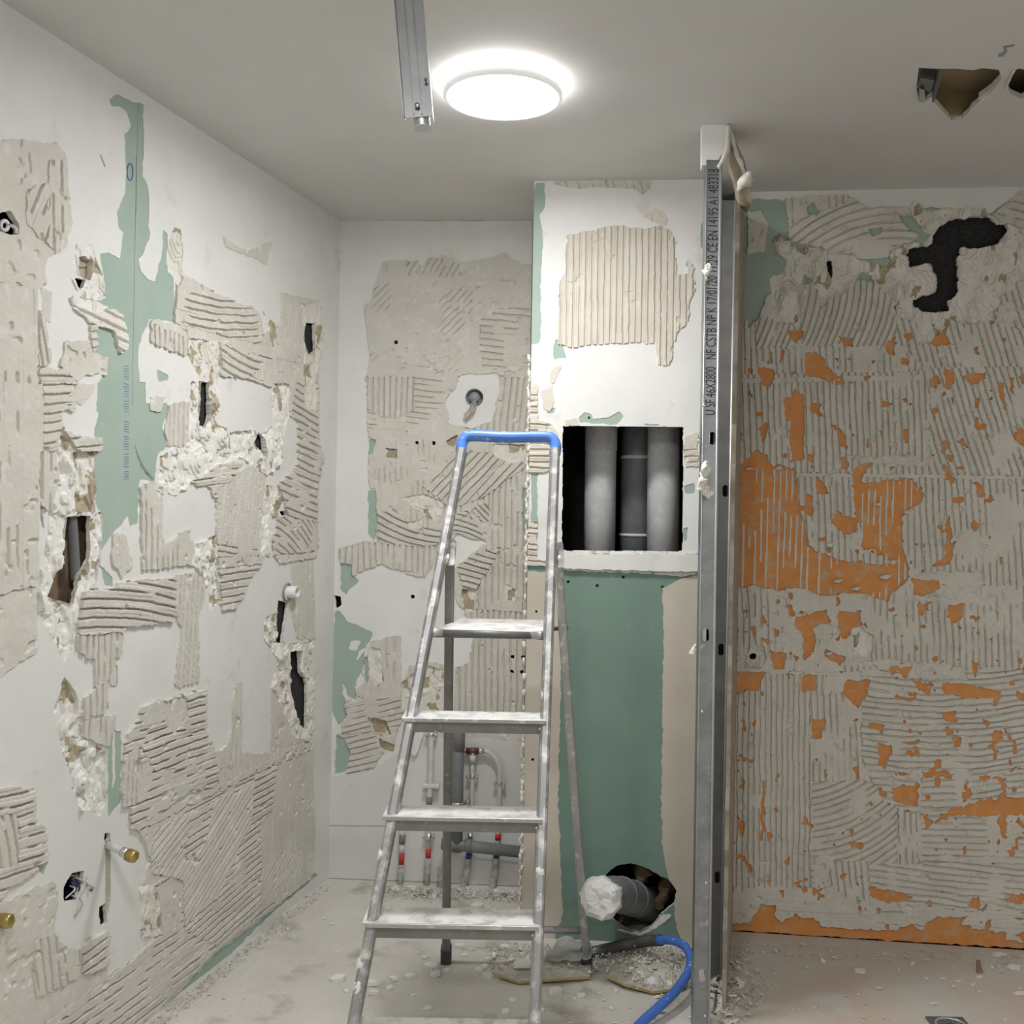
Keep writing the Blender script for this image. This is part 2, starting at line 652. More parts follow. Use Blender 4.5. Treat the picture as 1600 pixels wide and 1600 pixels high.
        if skirt is not None and len(E):
            eb = np.unique(E)
            N = S.size
            mp = np.full(N, -1)
            mp[eb] = np.arange(len(eb))
            top = co[eb]
            bot = s.world(S[eb], Z[eb], np.full(len(eb), skirt) if np.isscalar(skirt) else skirt)
            a, c = mp[E[:, 0]], mp[E[:, 1]]
            SQ = np.stack([N + a, N + len(eb) + a, N + len(eb) + c, N + c], 1)
            smooth = np.concatenate([np.full(len(Q), flat), np.zeros(len(SQ), bool)])
            Q = np.concatenate([Q, SQ])
            mi = np.concatenate([mi, np.zeros(len(SQ), np.int32)])
            co = np.concatenate([co, top, bot])
        else:
            smooth = np.ones(len(Q), bool)
        used, inv = np.unique(Q.ravel(), return_inverse=True)
        return np_mesh(name, co[used], inv.reshape(-1, 4), mats, mi, smooth)

    def finish(s, cavity=.05, cavity_mat='insulation_black', rim_mat='gypsum', cavities=True):
        full = (0, s.nz, 0, s.ns)
        board = ~s.cut
        me = s.cells_mesh(s.name, board, full, s.flat_h(0.0), [s.base], flat=True, skirt=None, iters=0)
        s.obj.data = None
        bpy.data.objects.remove(s.obj)
        s.obj = bpy.data.objects.new(s.name, me)
        COL.objects.link(s.obj)
        tag(s.obj, s.label, 'wall', None, 'structure')
        for k, p in s.patches.items():
            i0, i1, j0, j1 = p['b']
            m = s.pid[i0:i1, j0:j1] == k
            if not m.any():
                continue
            ii, jj = np.nonzero(m)
            a0, a1, c0, c1 = ii.min(), ii.max() + 1, jj.min(), jj.max() + 1
            b = (i0 + a0, i0 + a1, j0 + c0, j0 + c1)
            me = s.cells_mesh(p['name'], m[a0:a1, c0:c1], b, p['h'], p['mats'], p['mfn'], flat=p['flat'])
            o = bpy.data.objects.new(p['name'], me)
            COL.objects.link(o)
            o.parent = s.obj
            if p['label']:
                o['label'] = p['label']
        # rims of the holes
        hm = s.pid == -1
        if hm.any():
            me = s.cells_mesh('hole_rim', hm, full, s.flat_h(0.0), [rim_mat], flat=False, skirt=-.010)
            # keep only the rim faces (skirt)
            bm = bmesh.new()
            bm.from_mesh(me)
            nn = Vector(s.n)
            bmesh.ops.delete(bm, geom=[f for f in bm.faces if abs(f.normal.dot(nn)) > .9], context='FACES')
            bm.to_mesh(me)
            bm.free()
            o = bpy.data.objects.new('hole_rim', me)
            COL.objects.link(o)
            o.parent = s.obj
        return s.obj


def rects(m):
    out = []
    active = {}
    for i in range(m.shape[0]):
        row = m[i]
        d = np.diff(np.concatenate([[0], row.astype(np.int8), [0]]))
        runs = set(zip(np.nonzero(d == 1)[0].tolist(), np.nonzero(d == -1)[0].tolist()))
        for k in list(active):
            if k not in runs:
                out.append((active.pop(k), i, k[0], k[1]))
        for r in runs:
            if r not in active:
                active[r] = i
    for k, st in active.items():
        out.append((st, m.shape[0], k[0], k[1]))
    return out


def ZC_(x0, y0, k):
    return lambda *pts: [(x0 + x * k, y0 + y * k) for x, y in pts]


A = ZC_(0, 100, .3375)
B = ZC_(0, 600, .3375)
C = ZC_(0, 1060, .3375)
D = ZC_(480, 320, .2625)
E_ = ZC_(480, 700, .2625)
FF = ZC_(480, 1100, .3125)
G = ZC_(800, 180, .2625)
HH = ZC_(820, 600, .25)
II = ZC_(820, 1240, .225)
J = ZC_(1130, 280, .29375)
K = ZC_(1130, 700, .29375)
LL = ZC_(1130, 1130, .29375)


def P1(f, x, y):
    return f((x, y))[0]


# ------------------------------------------------------------------ plan of the room
CORNER = (-.672, 3.898)
LDIR = Vector((-.268, -.963)).normalized()
LNEAR = (CORNER[0] + LDIR.x * 1.78, CORNER[1] + LDIR.y * 1.78)
LREAR = (CORNER[0] + LDIR.x * 5.7, CORNER[1] + LDIR.y * 5.7)
BRIGHT = (.060, 3.848)
BOXL = (.055, 3.388)
BOXR = (.640, 3.340)
RWL = (.735, 3.469)
RWR = (1.80, 3.341)
REND = (2.75, 3.227)
YREAR = -1.59

# ------------------------------------------------------------------ floor and ceiling
mb = MB()
fl = [(LREAR[0] - .05, YREAR - .05), (2.8, YREAR - .05), (2.8, 3.75), (-1.2, 4.0), (-1.2, 3.0)]
fl = [(LREAR[0] - .1, YREAR - .05, 0), (.62, YREAR - .05, 0), (.62, 4.0, 0), (-.9, 4.0, 0)]
mb.add(fl, [(0, 1, 2, 3)], 0)
mb.add([(.62, YREAR - .05, 0), (2.8, YREAR - .05, 0), (2.8, 4.0, 0), (.62, 4.0, 0)], [(0, 1, 2, 3)], 1)
mb.add([(LREAR[0] - .1, YREAR - .05, -.1), (2.8, YREAR - .05, -.1), (2.8, 4, -.1), (-.9, 4, -.1)], [(0, 1, 2, 3)], 0)
mb.build('floor', ['screed', 'screed_red'], None, 'bare dusty grey screed floor strewn with plaster debris', 'floor', kind='structure', fix=False)

CH = ZC_(1390, 60, .13125)
hole1 = CH((345, 350), (600, 365), (760, 360), (1000, 378), (1100, 352), (1300, 375), (1330, 470), (1210, 600), (1060, 710),
           (1065, 760), (975, 830), (940, 890), (860, 960), (735, 985), (640, 880), (540, 770), (520, 680), (420, 760), (350, 760), (320, 600))
hole2 = CH((1480, 385), (1540, 360), (1760, 400), (1900, 520), (1760, 640), (1560, 720), (1430, 660), (1400, 600), (1430, 480))
hl = [[on_z(x, y, ZC) for x, y in h] for h in (hole1, hole2)]
outer = [Vector((LREAR[0] - .1, YREAR - .05, ZC)), Vector((2.8, YREAR - .05, ZC)), Vector((2.8, 4.0, ZC)), Vector((-.9, 4.0, ZC))]
mb = MB()
mb.prism(outer, (0, 0, .014), 0, 1, holes=hl)
ceil = mb.build('ceiling', ['ceiling_paint', 'gypsum'], None, 'flat off-white painted ceiling with a torn hole at right', 'ceiling', kind='structure')
mb = MB()
mb.box((1.38, 2.36, ZC + .085), 1.3, .9, .01)
mb.box((1.38, 2.80, ZC + .05), 1.3, .01, .08)
mb.box((1.38, 1.92, ZC + .05), 1.3, .01, .08)
mb.box((.74, 2.36, ZC + .05), .01, .9, .08)
mb.box((2.02, 2.36, ZC + .05), .01, .9, .08)
mb.build('cavity_back', 'brown_back', ceil, 'brown board seen inside the ceiling hole')
# hanging strips of torn paper at the hole
for pts in (((1350, 480), (1210, 640), (1060, 770)), ((1480, 385), (1400, 560), (1420, 670))):
    q = [on_z(x, y, ZC - .003) for x, y in CH(*pts)]
    MB().tube(q, .003, 6, smooth_path=5).jitter(.002, 60, 3).build('torn_edge', 'gypsum', ceil)
q = [on_z(x, y, ZC - .001) for x, y in CH((1490, 70), (1470, 80), (1350, 95), (1375, 160), (1290, 190), (1290, 215), (1355, 212), (1400, 150), (1375, 110), (1480, 88))]
MB().prism(q, (0, 0, -.0012)).build('scrape_mark', 'box_grey', ceil)
# hairline shrinkage scrapes along the ceiling joints
for pts in (((480 + 160, 322 + 24), (690, 345), (690, 348), (645, 349)), ((715, 345), (755, 345), (750, 348), (720, 348)), ((150, 108), (195, 136), (196, 140), (160, 122))):
    MB().prism([on_z(x, y, ZC - .001) for x, y in pts], (0, 0, -.001)).build('scrape_mark', 'adhesive', ceil)

# ------------------------------------------------------------------ left wall
wl = Wall('wall_left', LNEAR, CORNER, 0, ZC, .0023, 'left wall, white paint and green plasterboard under stripped tile adhesive', seed=11)
full = [(-400, -400), (700, -400), (700, 2200), (-400, 2200)]
wl.stamp(full, 'paint', wl.flat_h(.0016), 'paint_layer', warp=0, flat=True)
VU = (0, 1)


def vert(f, x, y):      # vertical direction at a place
    p = P1(f, x, y)
    return p, (p[0] - 1.7, p[1] + 100)


def adL(f, pts, a=None, b=None, m='adhesive', **k):
    pp = f(*pts)
    if a is None:
        h = wl.slab_h(k.pop('h', .006))
    else:
        h = wl.ridge_h(P1(f, *a), P1(f, *b), **{q: v for q, v in k.items() if q not in ('warp',)})
    wl.stamp(pp, m, h, warp=k.get('warp', .005))


# bare green board
wl.bare(A((505, 165), (545, 140), (600, 170), (662, 185), (662, 430), (655, 520), (680, 560), (690, 620), (688, 720), (690, 800), (655, 890), (640, 900), (650, 960), (690, 1005), (715, 1005), (735, 930), (750, 880), (752, 770), (775, 790), (775, 960), (800, 990), (810, 1200), (690, 1180), (665, 1240), (640, 1300), (635, 1400), (650, 1500), (670, 1500), (668, 1610), (445, 1610), (450, 1480), (490, 1430), (490, 1360), (440, 1350), (430, 1280), (410, 1200), (430, 1100), (490, 1085), (480, 1000), (460, 880), (500, 870), (555, 905), (560, 860), (570, 780), (545, 760), (538, 690), (575, 600), (580, 500), (575, 330), (600, 290), (590, 230), (550, 200), (515, 190)), .003)
wl.bare(B((450, -10), (670, -10), (675, 90), (770, 90), (775, 130), (750, 200), (770, 290), (730, 330), (720, 380), (715, 460), (650, 440), (640, 480), (635, 640), (600, 660), (590, 610), (555, 660), (520, 690), (470, 770), (470, 600), (440, 560), (440, 250), (430, 240), (450, 150)), .003)
wl.bare(B((455, 830), (520, 900), (520, 945), (480, 930)))
wl.bare(B((485, 1290), (500, 1300), (495, 1480), (480, 1500)))
wl.bare(B((528, 1300), (545, 1300), (540, 1400), (525, 1410)))
wl.bare(C((165, 840), (225, 850), (200, 910), (180, 890)))
wl.bare(C((510, 240), (560, 240), (555, 580), (500, 640), (495, 300)))
wl.bare(C((455, 1240), (520, 1180), (490, 1250), (470, 1260)))
wl.stamp(C((518, 240), (530, 240), (530, 470), (518, 520)), 'paint', wl.flat_h(.0016), 'paint_layer', warp=.002, flat=True)
wl.bare(C((1440, 900), (1475, 905), (1280, 1070), (740, 1590), (720, 1560), (1000, 1270), (1280, 1060)))
wl.bare(A((725, 1415), (745, 1415), (775, 1445), (770, 1470), (730, 1465)))
wl.bare(A((455, 415), (470, 425), (487, 475), (475, 465)))
# adhesive
adL(A, [(-80, 355), (95, 345), (215, 375), (260, 370), (300, 430), (300, 560), (320, 630), (320, 740), (290, 840), (235, 885), (205, 885), (200, 1030), (160, 1045), (-80, 990)], h=.007)
adL(A, [(212, 440), (300, 440), (300, 560), (300, 840), (240, 880), (212, 840)], (250, 500), (255, 800), pitch=.030, amp=.006, smear=.1, breaks=.5)
adL(A, [(110, 590), (210, 540), (212, 830), (150, 800), (110, 740)], (130, 760), (215, 560), pitch=.030, amp=.006, smear=.1, breaks=.52)
adL(A, [(-80, 1000), (165, 1045), (165, 1140), (190, 1150), (215, 1400), (160, 1400), (165, 1500), (190, 1610), (-80, 1610)], (90, 1050), (92, 1600), pitch=.034, smear=.56, breaks=.45)
adL(B, [(-80, -5), (185, -5), (185, 320), (170, 440), (175, 540), (165, 700), (165, 930), (-80, 985)], (90, 0), (90, 700), pitch=.028, smear=.58, breaks=.45)
adL(B, [(-80, 985), (160, 945), (160, 1240), (60, 1300), (-80, 1430)], h=.0065)
adL(A, [(168, 1150), (190, 1150), (230, 1390), (168, 1400)], (185, 1150), (222, 1390), pitch=.02, smear=.0, breaks=.1)
adL(A, [(170, 1410), (290, 1415), (350, 1470), (335, 1605), (190, 1605)], (180, 1470), (330, 1470), pitch=.022, smear=.1, breaks=.12)
adL(B, [(187, -5), (330, -5), (340, 40), (370, 80), (280, 110), (275, 180), (330, 240), (460, 250), (465, 290), (440, 310), (190, 310)], (190, 30), (330, 22), pitch=.022, smear=.1, breaks=.12)
adL(A, [(290, 1290), (400, 1280), (420, 1330), (490, 1360), (490, 1440), (390, 1440), (350, 1470), (270, 1400)], h=.007)
adL(A, [(320, 1090), (380, 1095), (520, 1140), (560, 1170), (580, 1230), (580, 1330), (545, 1340), (520, 1240), (410, 1200), (330, 1125)], (330, 1100), (520, 1190), pitch=.026, smear=.0, breaks=.2, m='gypsum')
adL(A, [(410, 1200), (440, 1210), (445, 1320), (420, 1330)], (410, 1260), (450, 1255), pitch=.02, smear=0, breaks=.1)
adL(A, [(810, 1000), (850, 980), (1030, 1080), (1170, 1130), (1200, 1170), (1215, 1290), (1170, 1310), (1000, 1260), (900, 1235), (800, 1210)], (850, 1040), (1170, 1140), pitch=.022, smear=.38, breaks=.2, curve=-.25)
adL(A, [(690, 1200), (860, 1265), (880, 1350), (830, 1340), (690, 1290)], (760, 1210), (762, 1330), pitch=.022, smear=.1, breaks=.15)
adL(A, [(950, 1270), (1100, 1310), (1270, 1350), (1250, 1500), (1150, 1460), (1000, 1440), (1010, 1390)], (1000, 1290), (1230, 1480), pitch=.026, smear=.2, breaks=.2, curve=-.5)
adL(A, [(1295, 1060), (1370, 1075), (1470, 1100), (1480, 1100), (1490, 1300), (1470, 1440), (1465, 1605), (1330, 1605), (1260, 1500), (1280, 1360), (1210, 1300), (1215, 1250), (1300, 1200)], (1350, 1080), (1345, 1560), pitch=.024, amp=.004, smear=.25, breaks=.2)
adL(A, [(690, 1180), (800, 1200), (1000, 1250), (1400, 1350), (1400, 1385), (1250, 1365), (1010, 1295), (860, 1265), (690, 1203)], h=.008)
adL(A, [(1030, 800), (1140, 870), (1250, 820), (1230, 930), (1150, 890), (1040, 850)], (1160, 820), (1160, 930), amp=.002, base=.0018, smear=.1, breaks=.3)
adL(B, [(1360, -5), (1470, -5), (1470, 250), (1490, 360), (1465, 500), (1465, 770), (1260, 790), (1250, 700), (1320, 600), (1280, 460), (1330, 420), (1370, 360), (1370, 180), (1340, 150)], (1380, 300), (1480, 350), pitch=.026, smear=.25, breaks=.22)
adL(B, [(1275, 610), (1465, 640), (1465, 770), (1260, 790)], (1290, 660), (1420, 750), pitch=.024, smear=.3, breaks=.3, curve=.8)
adL(B, [(640, 480), (700, 450), (720, 520), (740, 530), (740, 700), (760, 740), (830, 690), (870, 680), (890, 830), (650, 860)], (700, 560), (702, 850), pitch=.024, smear=.42, breaks=.2)
adL(B, [(1000, 450), (1150, 380), (1220, 400), (1210, 560), (1195, 770), (1060, 770), (1000, 740), (990, 560)], (1150, 420), (1110, 760), pitch=.022, amp=.004, smear=.3, breaks=.1)
adL(B, [(1000, 790), (1210, 790), (1210, 830), (1000, 855)], h=.009)
adL(B, [(1265, 795), (1460, 778), (1460, 800), (1290, 832)], h=.009)
adL(B, [(370, 940), (520, 945), (530, 915), (805, 895), (805, 1080), (780, 1100), (570, 1130), (560, 1150), (350, 1165), (345, 1100), (375, 960)], (380, 975), (800, 950), pitch=.024, amp=.0075, smear=.05, breaks=.1, curve=.28)
adL(B, [(810, 880), (950, 870), (945, 950), (910, 1090), (915, 1380), (820, 1400), (800, 1380), (830, 1130), (800, 1060)], (880, 880), (850, 1380), pitch=.022, amp=.004, smear=.2, breaks=.2)
adL(B, [(1000, 860), (1200, 840), (1150, 900), (1130, 960), (1080, 1050), (1020, 1050), (1000, 980), (1020, 900)], (1020, 900), (1160, 880), pitch=.023, smear=.1, breaks=.2)
adL(B, [(1345, 840), (1450, 805), (1455, 1180), (1370, 1180), (1345, 1050)], (1400, 830), (1396, 1170), pitch=.034, amp=.002, smear=.45, breaks=.5)
adL(B, [(345, 1165), (560, 1150), (555, 1250), (500, 1330), (480, 1480), (440, 1500), (430, 1280), (350, 1240)], (460, 1180), (450, 1480), pitch=.024, smear=.3, breaks=.25)
adL(B, [(510, 1270), (530, 1270), (530, 1400), (505, 1400)], h=.005)
adL(C, [(355, 200), (525, 165), (505, 320), (370, 270)], (440, 200), (436, 320), pitch=.022, smear=.2, breaks=.2)
adL(C, [(430, 40), (490, 0), (485, 150), (370, 190), (380, 90)], (450, 0), (445, 150), pitch=.022, smear=.3, breaks=.2)
adL(C, [(640, 125), (830, 75), (945, 40), (945, 250), (990, 350), (1000, 500), (870, 520), (690, 640), (600, 690), (590, 600), (560, 580), (560, 380), (580, 260), (620, 220)], (640, 470), (880, 385), pitch=.024, amp=.007, smear=.47, breaks=.25)
adL(C, [(680, 215), (780, 190), (880, 250), (890, 380), (830, 420), (700, 420), (640, 330)], (700, 340), (880, 275), pitch=.022, amp=.008, smear=.1, breaks=.15)
adL(C, [(740, 110), (830, 80), (850, 90), (850, 180), (800, 250), (760, 220)], h=.008)
adL(C, [(560, 390), (620, 300), (640, 420), (620, 580), (560, 590)], (600, 300), (585, 580), pitch=.02, smear=.2, breaks=.2)
adL(C, [(1000, 400), (1050, 350), (1080, 20), (1110, 20), (1110, 345), (1250, 345), (1440, 290), (1440, 305), (1000, 515)], (1080, 40), (1076, 420), pitch=.022, amp=.005, smear=.1, breaks=.15)
adL(C, [(1250, 60), (1340, 70), (1350, 250), (1440, 270), (1300, 335), (1250, 345)], h=.004)
adL(C, [(640, 700), (1270, 400), (1440, 320), (1450, 700), (1440, 920), (1280, 1040), (1000, 1250), (750, 1500), (700, 1610), (150, 1650), (600, 1310), (720, 1200), (650, 1190), (660, 900), (690, 840), (650, 740)], (700, 1350), (1000, 1140), pitch=.024, amp=.005, smear=.42, breaks=.3, m='adhesive')
adL(C, [(690, 760), (990, 560), (1170, 480), (1160, 640), (1000, 1000), (840, 1150), (830, 930), (690, 900)], (870, 1000), (1140, 560), pitch=.019, amp=.007, smear=.12, breaks=.08)
adL(C, [(700, 700), (850, 620), (880, 640), (830, 800), (720, 880), (690, 840)], (700, 860), (840, 680), pitch=.021, amp=.007, smear=.1, breaks=.12)
adL(C, [(860, 640), (980, 570), (940, 760), (850, 830)], (860, 720), (960, 660), pitch=.022, amp=.007, smear=.1, breaks=.12)
adL(C, [(1175, 440), (1270, 400), (1250, 640), (1145, 665)], (1160, 620), (1260, 560), pitch=.022, amp=.007, smear=.1, breaks=.12)
adL(C, [(1150, 665), (1195, 645), (1205, 1080), (1000, 1240), (830, 1160), (1000, 990)], (1000, 1060), (1190, 900), pitch=.021, amp=.006, smear=.22, breaks=.15)
adL(C, [(1270, 402), (1440, 322), (1450, 700), (1440, 920), (1280, 1040), (1205, 1010), (1210, 650), (1255, 600)], (1350, 400), (1345, 900), pitch=.024, amp=.004, smear=.46, breaks=.25)
adL(C, [(1215, 860), (1400, 780), (1380, 900), (1215, 1000)], (1230, 980), (1320, 800), pitch=.02, amp=.004, smear=.2, breaks=.2)
adL(C, [(725, 950), (780, 920), (835, 940), (825, 1130), (760, 1205), (735, 1180)], h=.0085)
adL(C, [(590, 690), (850, 560), (1150, 415), (1440, 298), (1445, 322), (1180, 435), (1000, 525), (650, 690), (598, 702)], h=.010)
adL(C, [(-100, 520), (0, 500), (155, 510), (150, 640), (210, 700), (200, 860), (160, 880), (0, 1000), (-100, 1050)], (60, 720), (200, 680), pitch=.026, amp=.007, smear=.15, breaks=.15)
adL(C, [(-100, 640), (60, 620), (75, 860), (-100, 900)], (20, 640), (60, 850), pitch=.024, smear=.2, breaks=.2, curve=.5)
adL(C, [(-100, 1090), (230, 930), (265, 980), (240, 1170), (280, 1240), (360, 1260), (370, 1230), (480, 1160), (490, 1210), (490, 1370), (600, 1310), (400, 1460), (180, 1620), (-100, 1620)], h=.006)
adL(C, [(150, 1220), (240, 1170), (280, 1240), (360, 1260), (355, 1380), (150, 1480)], (230, 1210), (250, 1420), pitch=.024, smear=.3, breaks=.25)
adL(C, [(370, 1225), (480, 1160), (490, 1210), (485, 1330), (365, 1370)], (380, 1290), (480, 1220), pitch=.024, amp=.008, smear=.05, breaks=.1)
adL(C, [(200, 1600), (400, 1455), (600, 1312), (700, 1240), (705, 1252), (610, 1330), (420, 1470), (230, 1610)], h=.009)
adL(B, [(170, 315), (262, 318), (256, 470), (240, 600), (178, 560)], (200, 330), (198, 590), smear=.4, breaks=.4, pitch=.028)
adL(B, [(775, 92), (880, 85), (885, 285), (770, 290), (755, 210)], (830, 95), (826, 290), pitch=.022, amp=.003, smear=.2, breaks=.2)
adL(B, [(860, 440), (1000, 375), (1120, 355), (1060, 450), (1000, 480), (1000, 560), (960, 480), (900, 470)], (900, 430), (1060, 410), smear=.45, breaks=.3)
adL(B, [(290, 80), (370, 100), (440, 20), (420, 0), (350, 0)], (330, 40), (420, 30), smear=.4, amp=.002)
adL(B, [(820, 690), (870, 680), (890, 760), (890, 840), (810, 840)], h=.007)
adL(B, [(1010, 740), (1200, 770), (1205, 795), (1000, 800)], (1020, 760), (1200, 785), pitch=.02, smear=.3, breaks=.3)
adL(A, [(190, 1040), (240, 1060), (230, 1200), (195, 1180)], h=.003)
adL(A, [(1150, 1440), (1260, 1360), (1300, 1380), (1330, 1600), (1260, 1500)], (1290, 1380), (1286, 1600), pitch=.02, smear=.25, breaks=.3)
adL(A, [(690, 1540), (760, 1540), (740, 1605), (690, 1605)], h=.004)
adL(C, [(990, 345), (1050, 300), (1060, 400), (1000, 420)], (1020, 320), (1017, 410), pitch=.02, smear=.1)
adL(B, [(515, 700), (560, 690), (605, 800), (605, 860), (550, 890), (510, 830)], h=.007)


def toL(f, pts, lo=-.010, hi=.006, thr=.62, m='gypsum', warp=.006):
    wl.stamp(f(*pts), [m, 'torn_paper'], wl.torn_h(lo * 1.2, hi * 1.6), 'torn_plaster', warp=warp, cut=True, mfn=wl.paper_m(thr), wscale=.03)


toL(A, [(350, 845), (425, 838), (470, 960), (492, 1070), (440, 1098), (370, 1080), (333, 1000)], -.006, .006, .72, 'gypsum_white')
toL(A, [(360, 890), (432, 900), (425, 1010), (372, 975)], -.014, -.008, .2)
toL(A, [(800, 745), (845, 830), (838, 1000), (815, 1040), (800, 980), (762, 930)], -.006, .008, .68)
toL(A, [(880, 1270), (1010, 1290), (1020, 1390), (1000, 1500), (985, 1605), (915, 1605), (915, 1450), (870, 1350)], -.006, .006, .70)
toL(B, [(880, -5), (1000, -5), (990, 170), (1050, 230), (1170, 210), (1190, 240), (1260, 190), (1330, 150), (1290, 350), (1230, 430), (1130, 350), (1000, 380), (850, 480), (800, 520), (720, 500), (740, 330), (860, 280)], -.008, .010, .64, 'gypsum_white')
toL(A, [(1392, 1110), (1480, 1100), (1493, 1350), (1460, 1450), (1470, 1600), (1405, 1600), (1395, 1300)], -.005, .005, .66)
toL(A, [(1255, 1490), (1300, 1520), (1335, 1605), (1255, 1605)], -.006, .008, .7, 'gypsum_white')
toL(B, [(1258, -5), (1338, -5), (1335, 150), (1300, 300), (1258, 200)], -.006, .008, .68, 'gypsum_white')
toL(A, [(330, 1070), (420, 1085), (500, 1130), (430, 1150), (340, 1120)], -.002, .006, .8, 'gypsum_white')
toL(A, [(1215, 1150), (1270, 1200), (1280, 1300), (1250, 1310)], -.004, .005, .5)
toL(B, [(270, 180), (350, 300), (430, 320), (440, 480), (440, 560), (475, 600), (470, 760), (440, 930), (380, 960), (345, 1100), (330, 1230), (295, 1300), (250, 1200), (180, 1090), (170, 960), (230, 600), (262, 450), (250, 300)], -.010, .010, .66, 'gypsum_white')
toL(B, [(340, 320), (440, 315), (438, 430), (420, 600), (340, 600)], -.008, .010, .45)
toL(B, [(1200, 590), (1250, 600), (1250, 790), (1210, 810), (1195, 780)], -.003, .012, .74, 'gypsum_white')
toL(B, [(1215, 480), (1270, 460), (1310, 540), (1280, 620), (1230, 600)], -.006, .010, .55)
toL(B, [(890, 740), (1000, 700), (1000, 860), (1025, 1000), (965, 1055), (940, 900), (880, 830)], -.006, .012, .62, 'gypsum_white')
toL(B, [(1220, 1080), (1290, 1050), (1310, 1200), (1440, 1190), (1450, 1605), (1350, 1605), (1280, 1450), (1250, 1400), (1290, 1290), (1220, 1170)], -.005, .010, .70)
toL(C, [(1330, -5), (1440, -5), (1445, 270), (1400, 290), (1340, 260)], -.004, .009, .74)
toL(C, [(290, 30), (350, 100), (370, 200), (340, 260), (490, 330), (490, 590), (460, 630), (370, 620), (330, 480), (300, 380), (240, 150), (260, 100)], -.012, .010, .64, 'gypsum_white')
toL(C, [(280, 30), (300, -20), (340, 60), (365, 130), (345, 200), (300, 110)], -.012, -.002, .45)
toL(C, [(640, 930), (730, 1000), (740, 1180), (660, 1200), (650, 1100)], -.002, .008, .66)
# the chased slot above the loose wiring
wl.stamp(C((484, 745), (510, 745), (512, 1000), (500, 1090), (485, 1040)), 'adhesive_beige', wl.flat_h(-.012), 'chased_slot', warp=.001, cut=True)
# holes
wl.hole(A((345, 990), (395, 997), (388, 1038), (350, 1028)))
wl.hole(A((1410, 1195), (1455, 1200), (1460, 1330), (1432, 1350), (1410, 1290)))
wl.hole(A((948, 1510), (958, 1515), (970, 1605), (935, 1605)))
wl.hole(B((935, -10), (968, -10), (968, 150), (950, 200), (918, 190)))
wl.hole(B((1195, 225), (1215, 240), (1230, 350), (1200, 320), (1180, 270)))
wl.hole(B((310, 610), (415, 610), (415, 800), (372, 880), (335, 1025), (240, 992), (215, 985), (270, 860), (300, 750)))
wl.hole(B((172, 555), (190, 570), (205, 670), (190, 660)))
wl.hole(B((1285, 1000), (1335, 1010), (1305, 1210), (1278, 1190)))
wl.hole(B((1345, 1240), (1385, 1230), (1390, 1330), (1420, 1390), (1418, 1610), (1365, 1540), (1345, 1400)))
wl.hole(C((1355, -10), (1415, -10), (1412, 200), (1365, 160)))
wl.hole(C((290, 970), (330, 900), (388, 890), (378, 960), (352, 1025), (293, 1038)), .001)
wl.hole(C((455, 1055), (490, 1040), (495, 1130), (460, 1152)))
wl.hole(C((478, 715), (505, 712), (508, 745), (480, 750)))
wl.hole(A((-40, 700), (0, 685), (40, 682), (78, 740), (78, 790), (40, 792), (0, 775), (-40, 760)), .001)
wl.hole(B((1292, 590), (1320, 585), (1328, 605), (1305, 615)), .001)
wl.hole(A((637, 192), (641, 192), (628, 760), (613, 1580), (609, 1580), (624, 760)), 0)
wl.hole(B((622, 275), (632, 300), (660, 370), (712, 440), (705, 452), (650, 380), (630, 320)), .002)
wall_left = wl.finish()


def slab(w, f, x0, y0, x1, y1, depth, m, name='cavity_back', thick=.006):
    """a board standing inside the wall behind an opening, with closed sides"""
    c = [w.at(*P1(f, x, y), 0) for x, y in ((x0, y0), (x1, y0), (x1, y1), (x0, y1))]
    n = w.n
    mb = MB()
    b = [p - n * depth for p in c]
    mb.add(b, [(0, 1, 2, 3)])
    t = [p - n * .0105 for p in c]
    for i in range(4):
        j = (i + 1) % 4
        mb.add([t[i], t[j], b[j], b[i]], [(0, 1, 2, 3)])
    return mb.build(name, m, w.obj, fix=False)


slab(wl, A, 300, 940, 470, 1090, .07, 'cavity_dark')
slab(wl, A, 1370, 1150, 1500, 1400, .016, 'insulation_black')
slab(wl, B, 880, -330, 1010, 260, .016, 'insulation_black')
slab(wl, B, 1140, 180, 1270, 400, .016, 'insulation_black')
slab(wl, B, 150, 520, 470, 1100, .050, 'cavity_brown')
slab(wl, B, 1230, 950, 1470, 1330, .016, 'insulation_black')
slab(wl, B, 1300, 1180, 1470, 1960, .016, 'insulation_black')
slab(wl, C, 230, 840, 430, 1080, .06, 'box_blue')
slab(wl, C, 430, 1000, 530, 1200, .04, 'cavity_brown')
slab(wl, C, 440, 680, 540, 790, .04, 'cavity_brown')
slab(wl, A, -150, 620, 130, 850, .06, 'gap_dark')
slab(wl, B, 1270, 560, 1350, 640, .05, 'gap_dark')
slab(wl, A, 590, 150, 660, 1600, .020, 'gap_dark')
slab(wl, B, 600, 250, 730, 470, .020, 'gap_dark')
# faded blue print on the board joint
ov = [wl.at(*P1(A, 602 + 13 * math.cos(t), 500 + 40 * math.sin(t)), .001) for t in np.linspace(0, 2 * math.pi, 25)]
MB().tube(ov, .0016, 5).build('blue_stamp', 'ink_blue', wall_left)
mb = MB()
for i in range(46):
    yy = 1400 + i * 11.6
    if 18 < i < 22 or i % 7 == 6:
        continue
    for xx, dx in ((575, 0), (585, 4)):
        p = wl.at(*P1(A, xx + random.uniform(-2, 2), yy), .0004)
        q = wl.at(*P1(A, xx + 7 + dx, yy + random.uniform(-3, 4)), .0004)
        u = (q - p).normalized()
        v = wl.n.cross(u) * .0008
        mb.bar(p, q, v, wl.n * .0003)
mb.build('blue_stamp', 'ink_blue', wall_left)
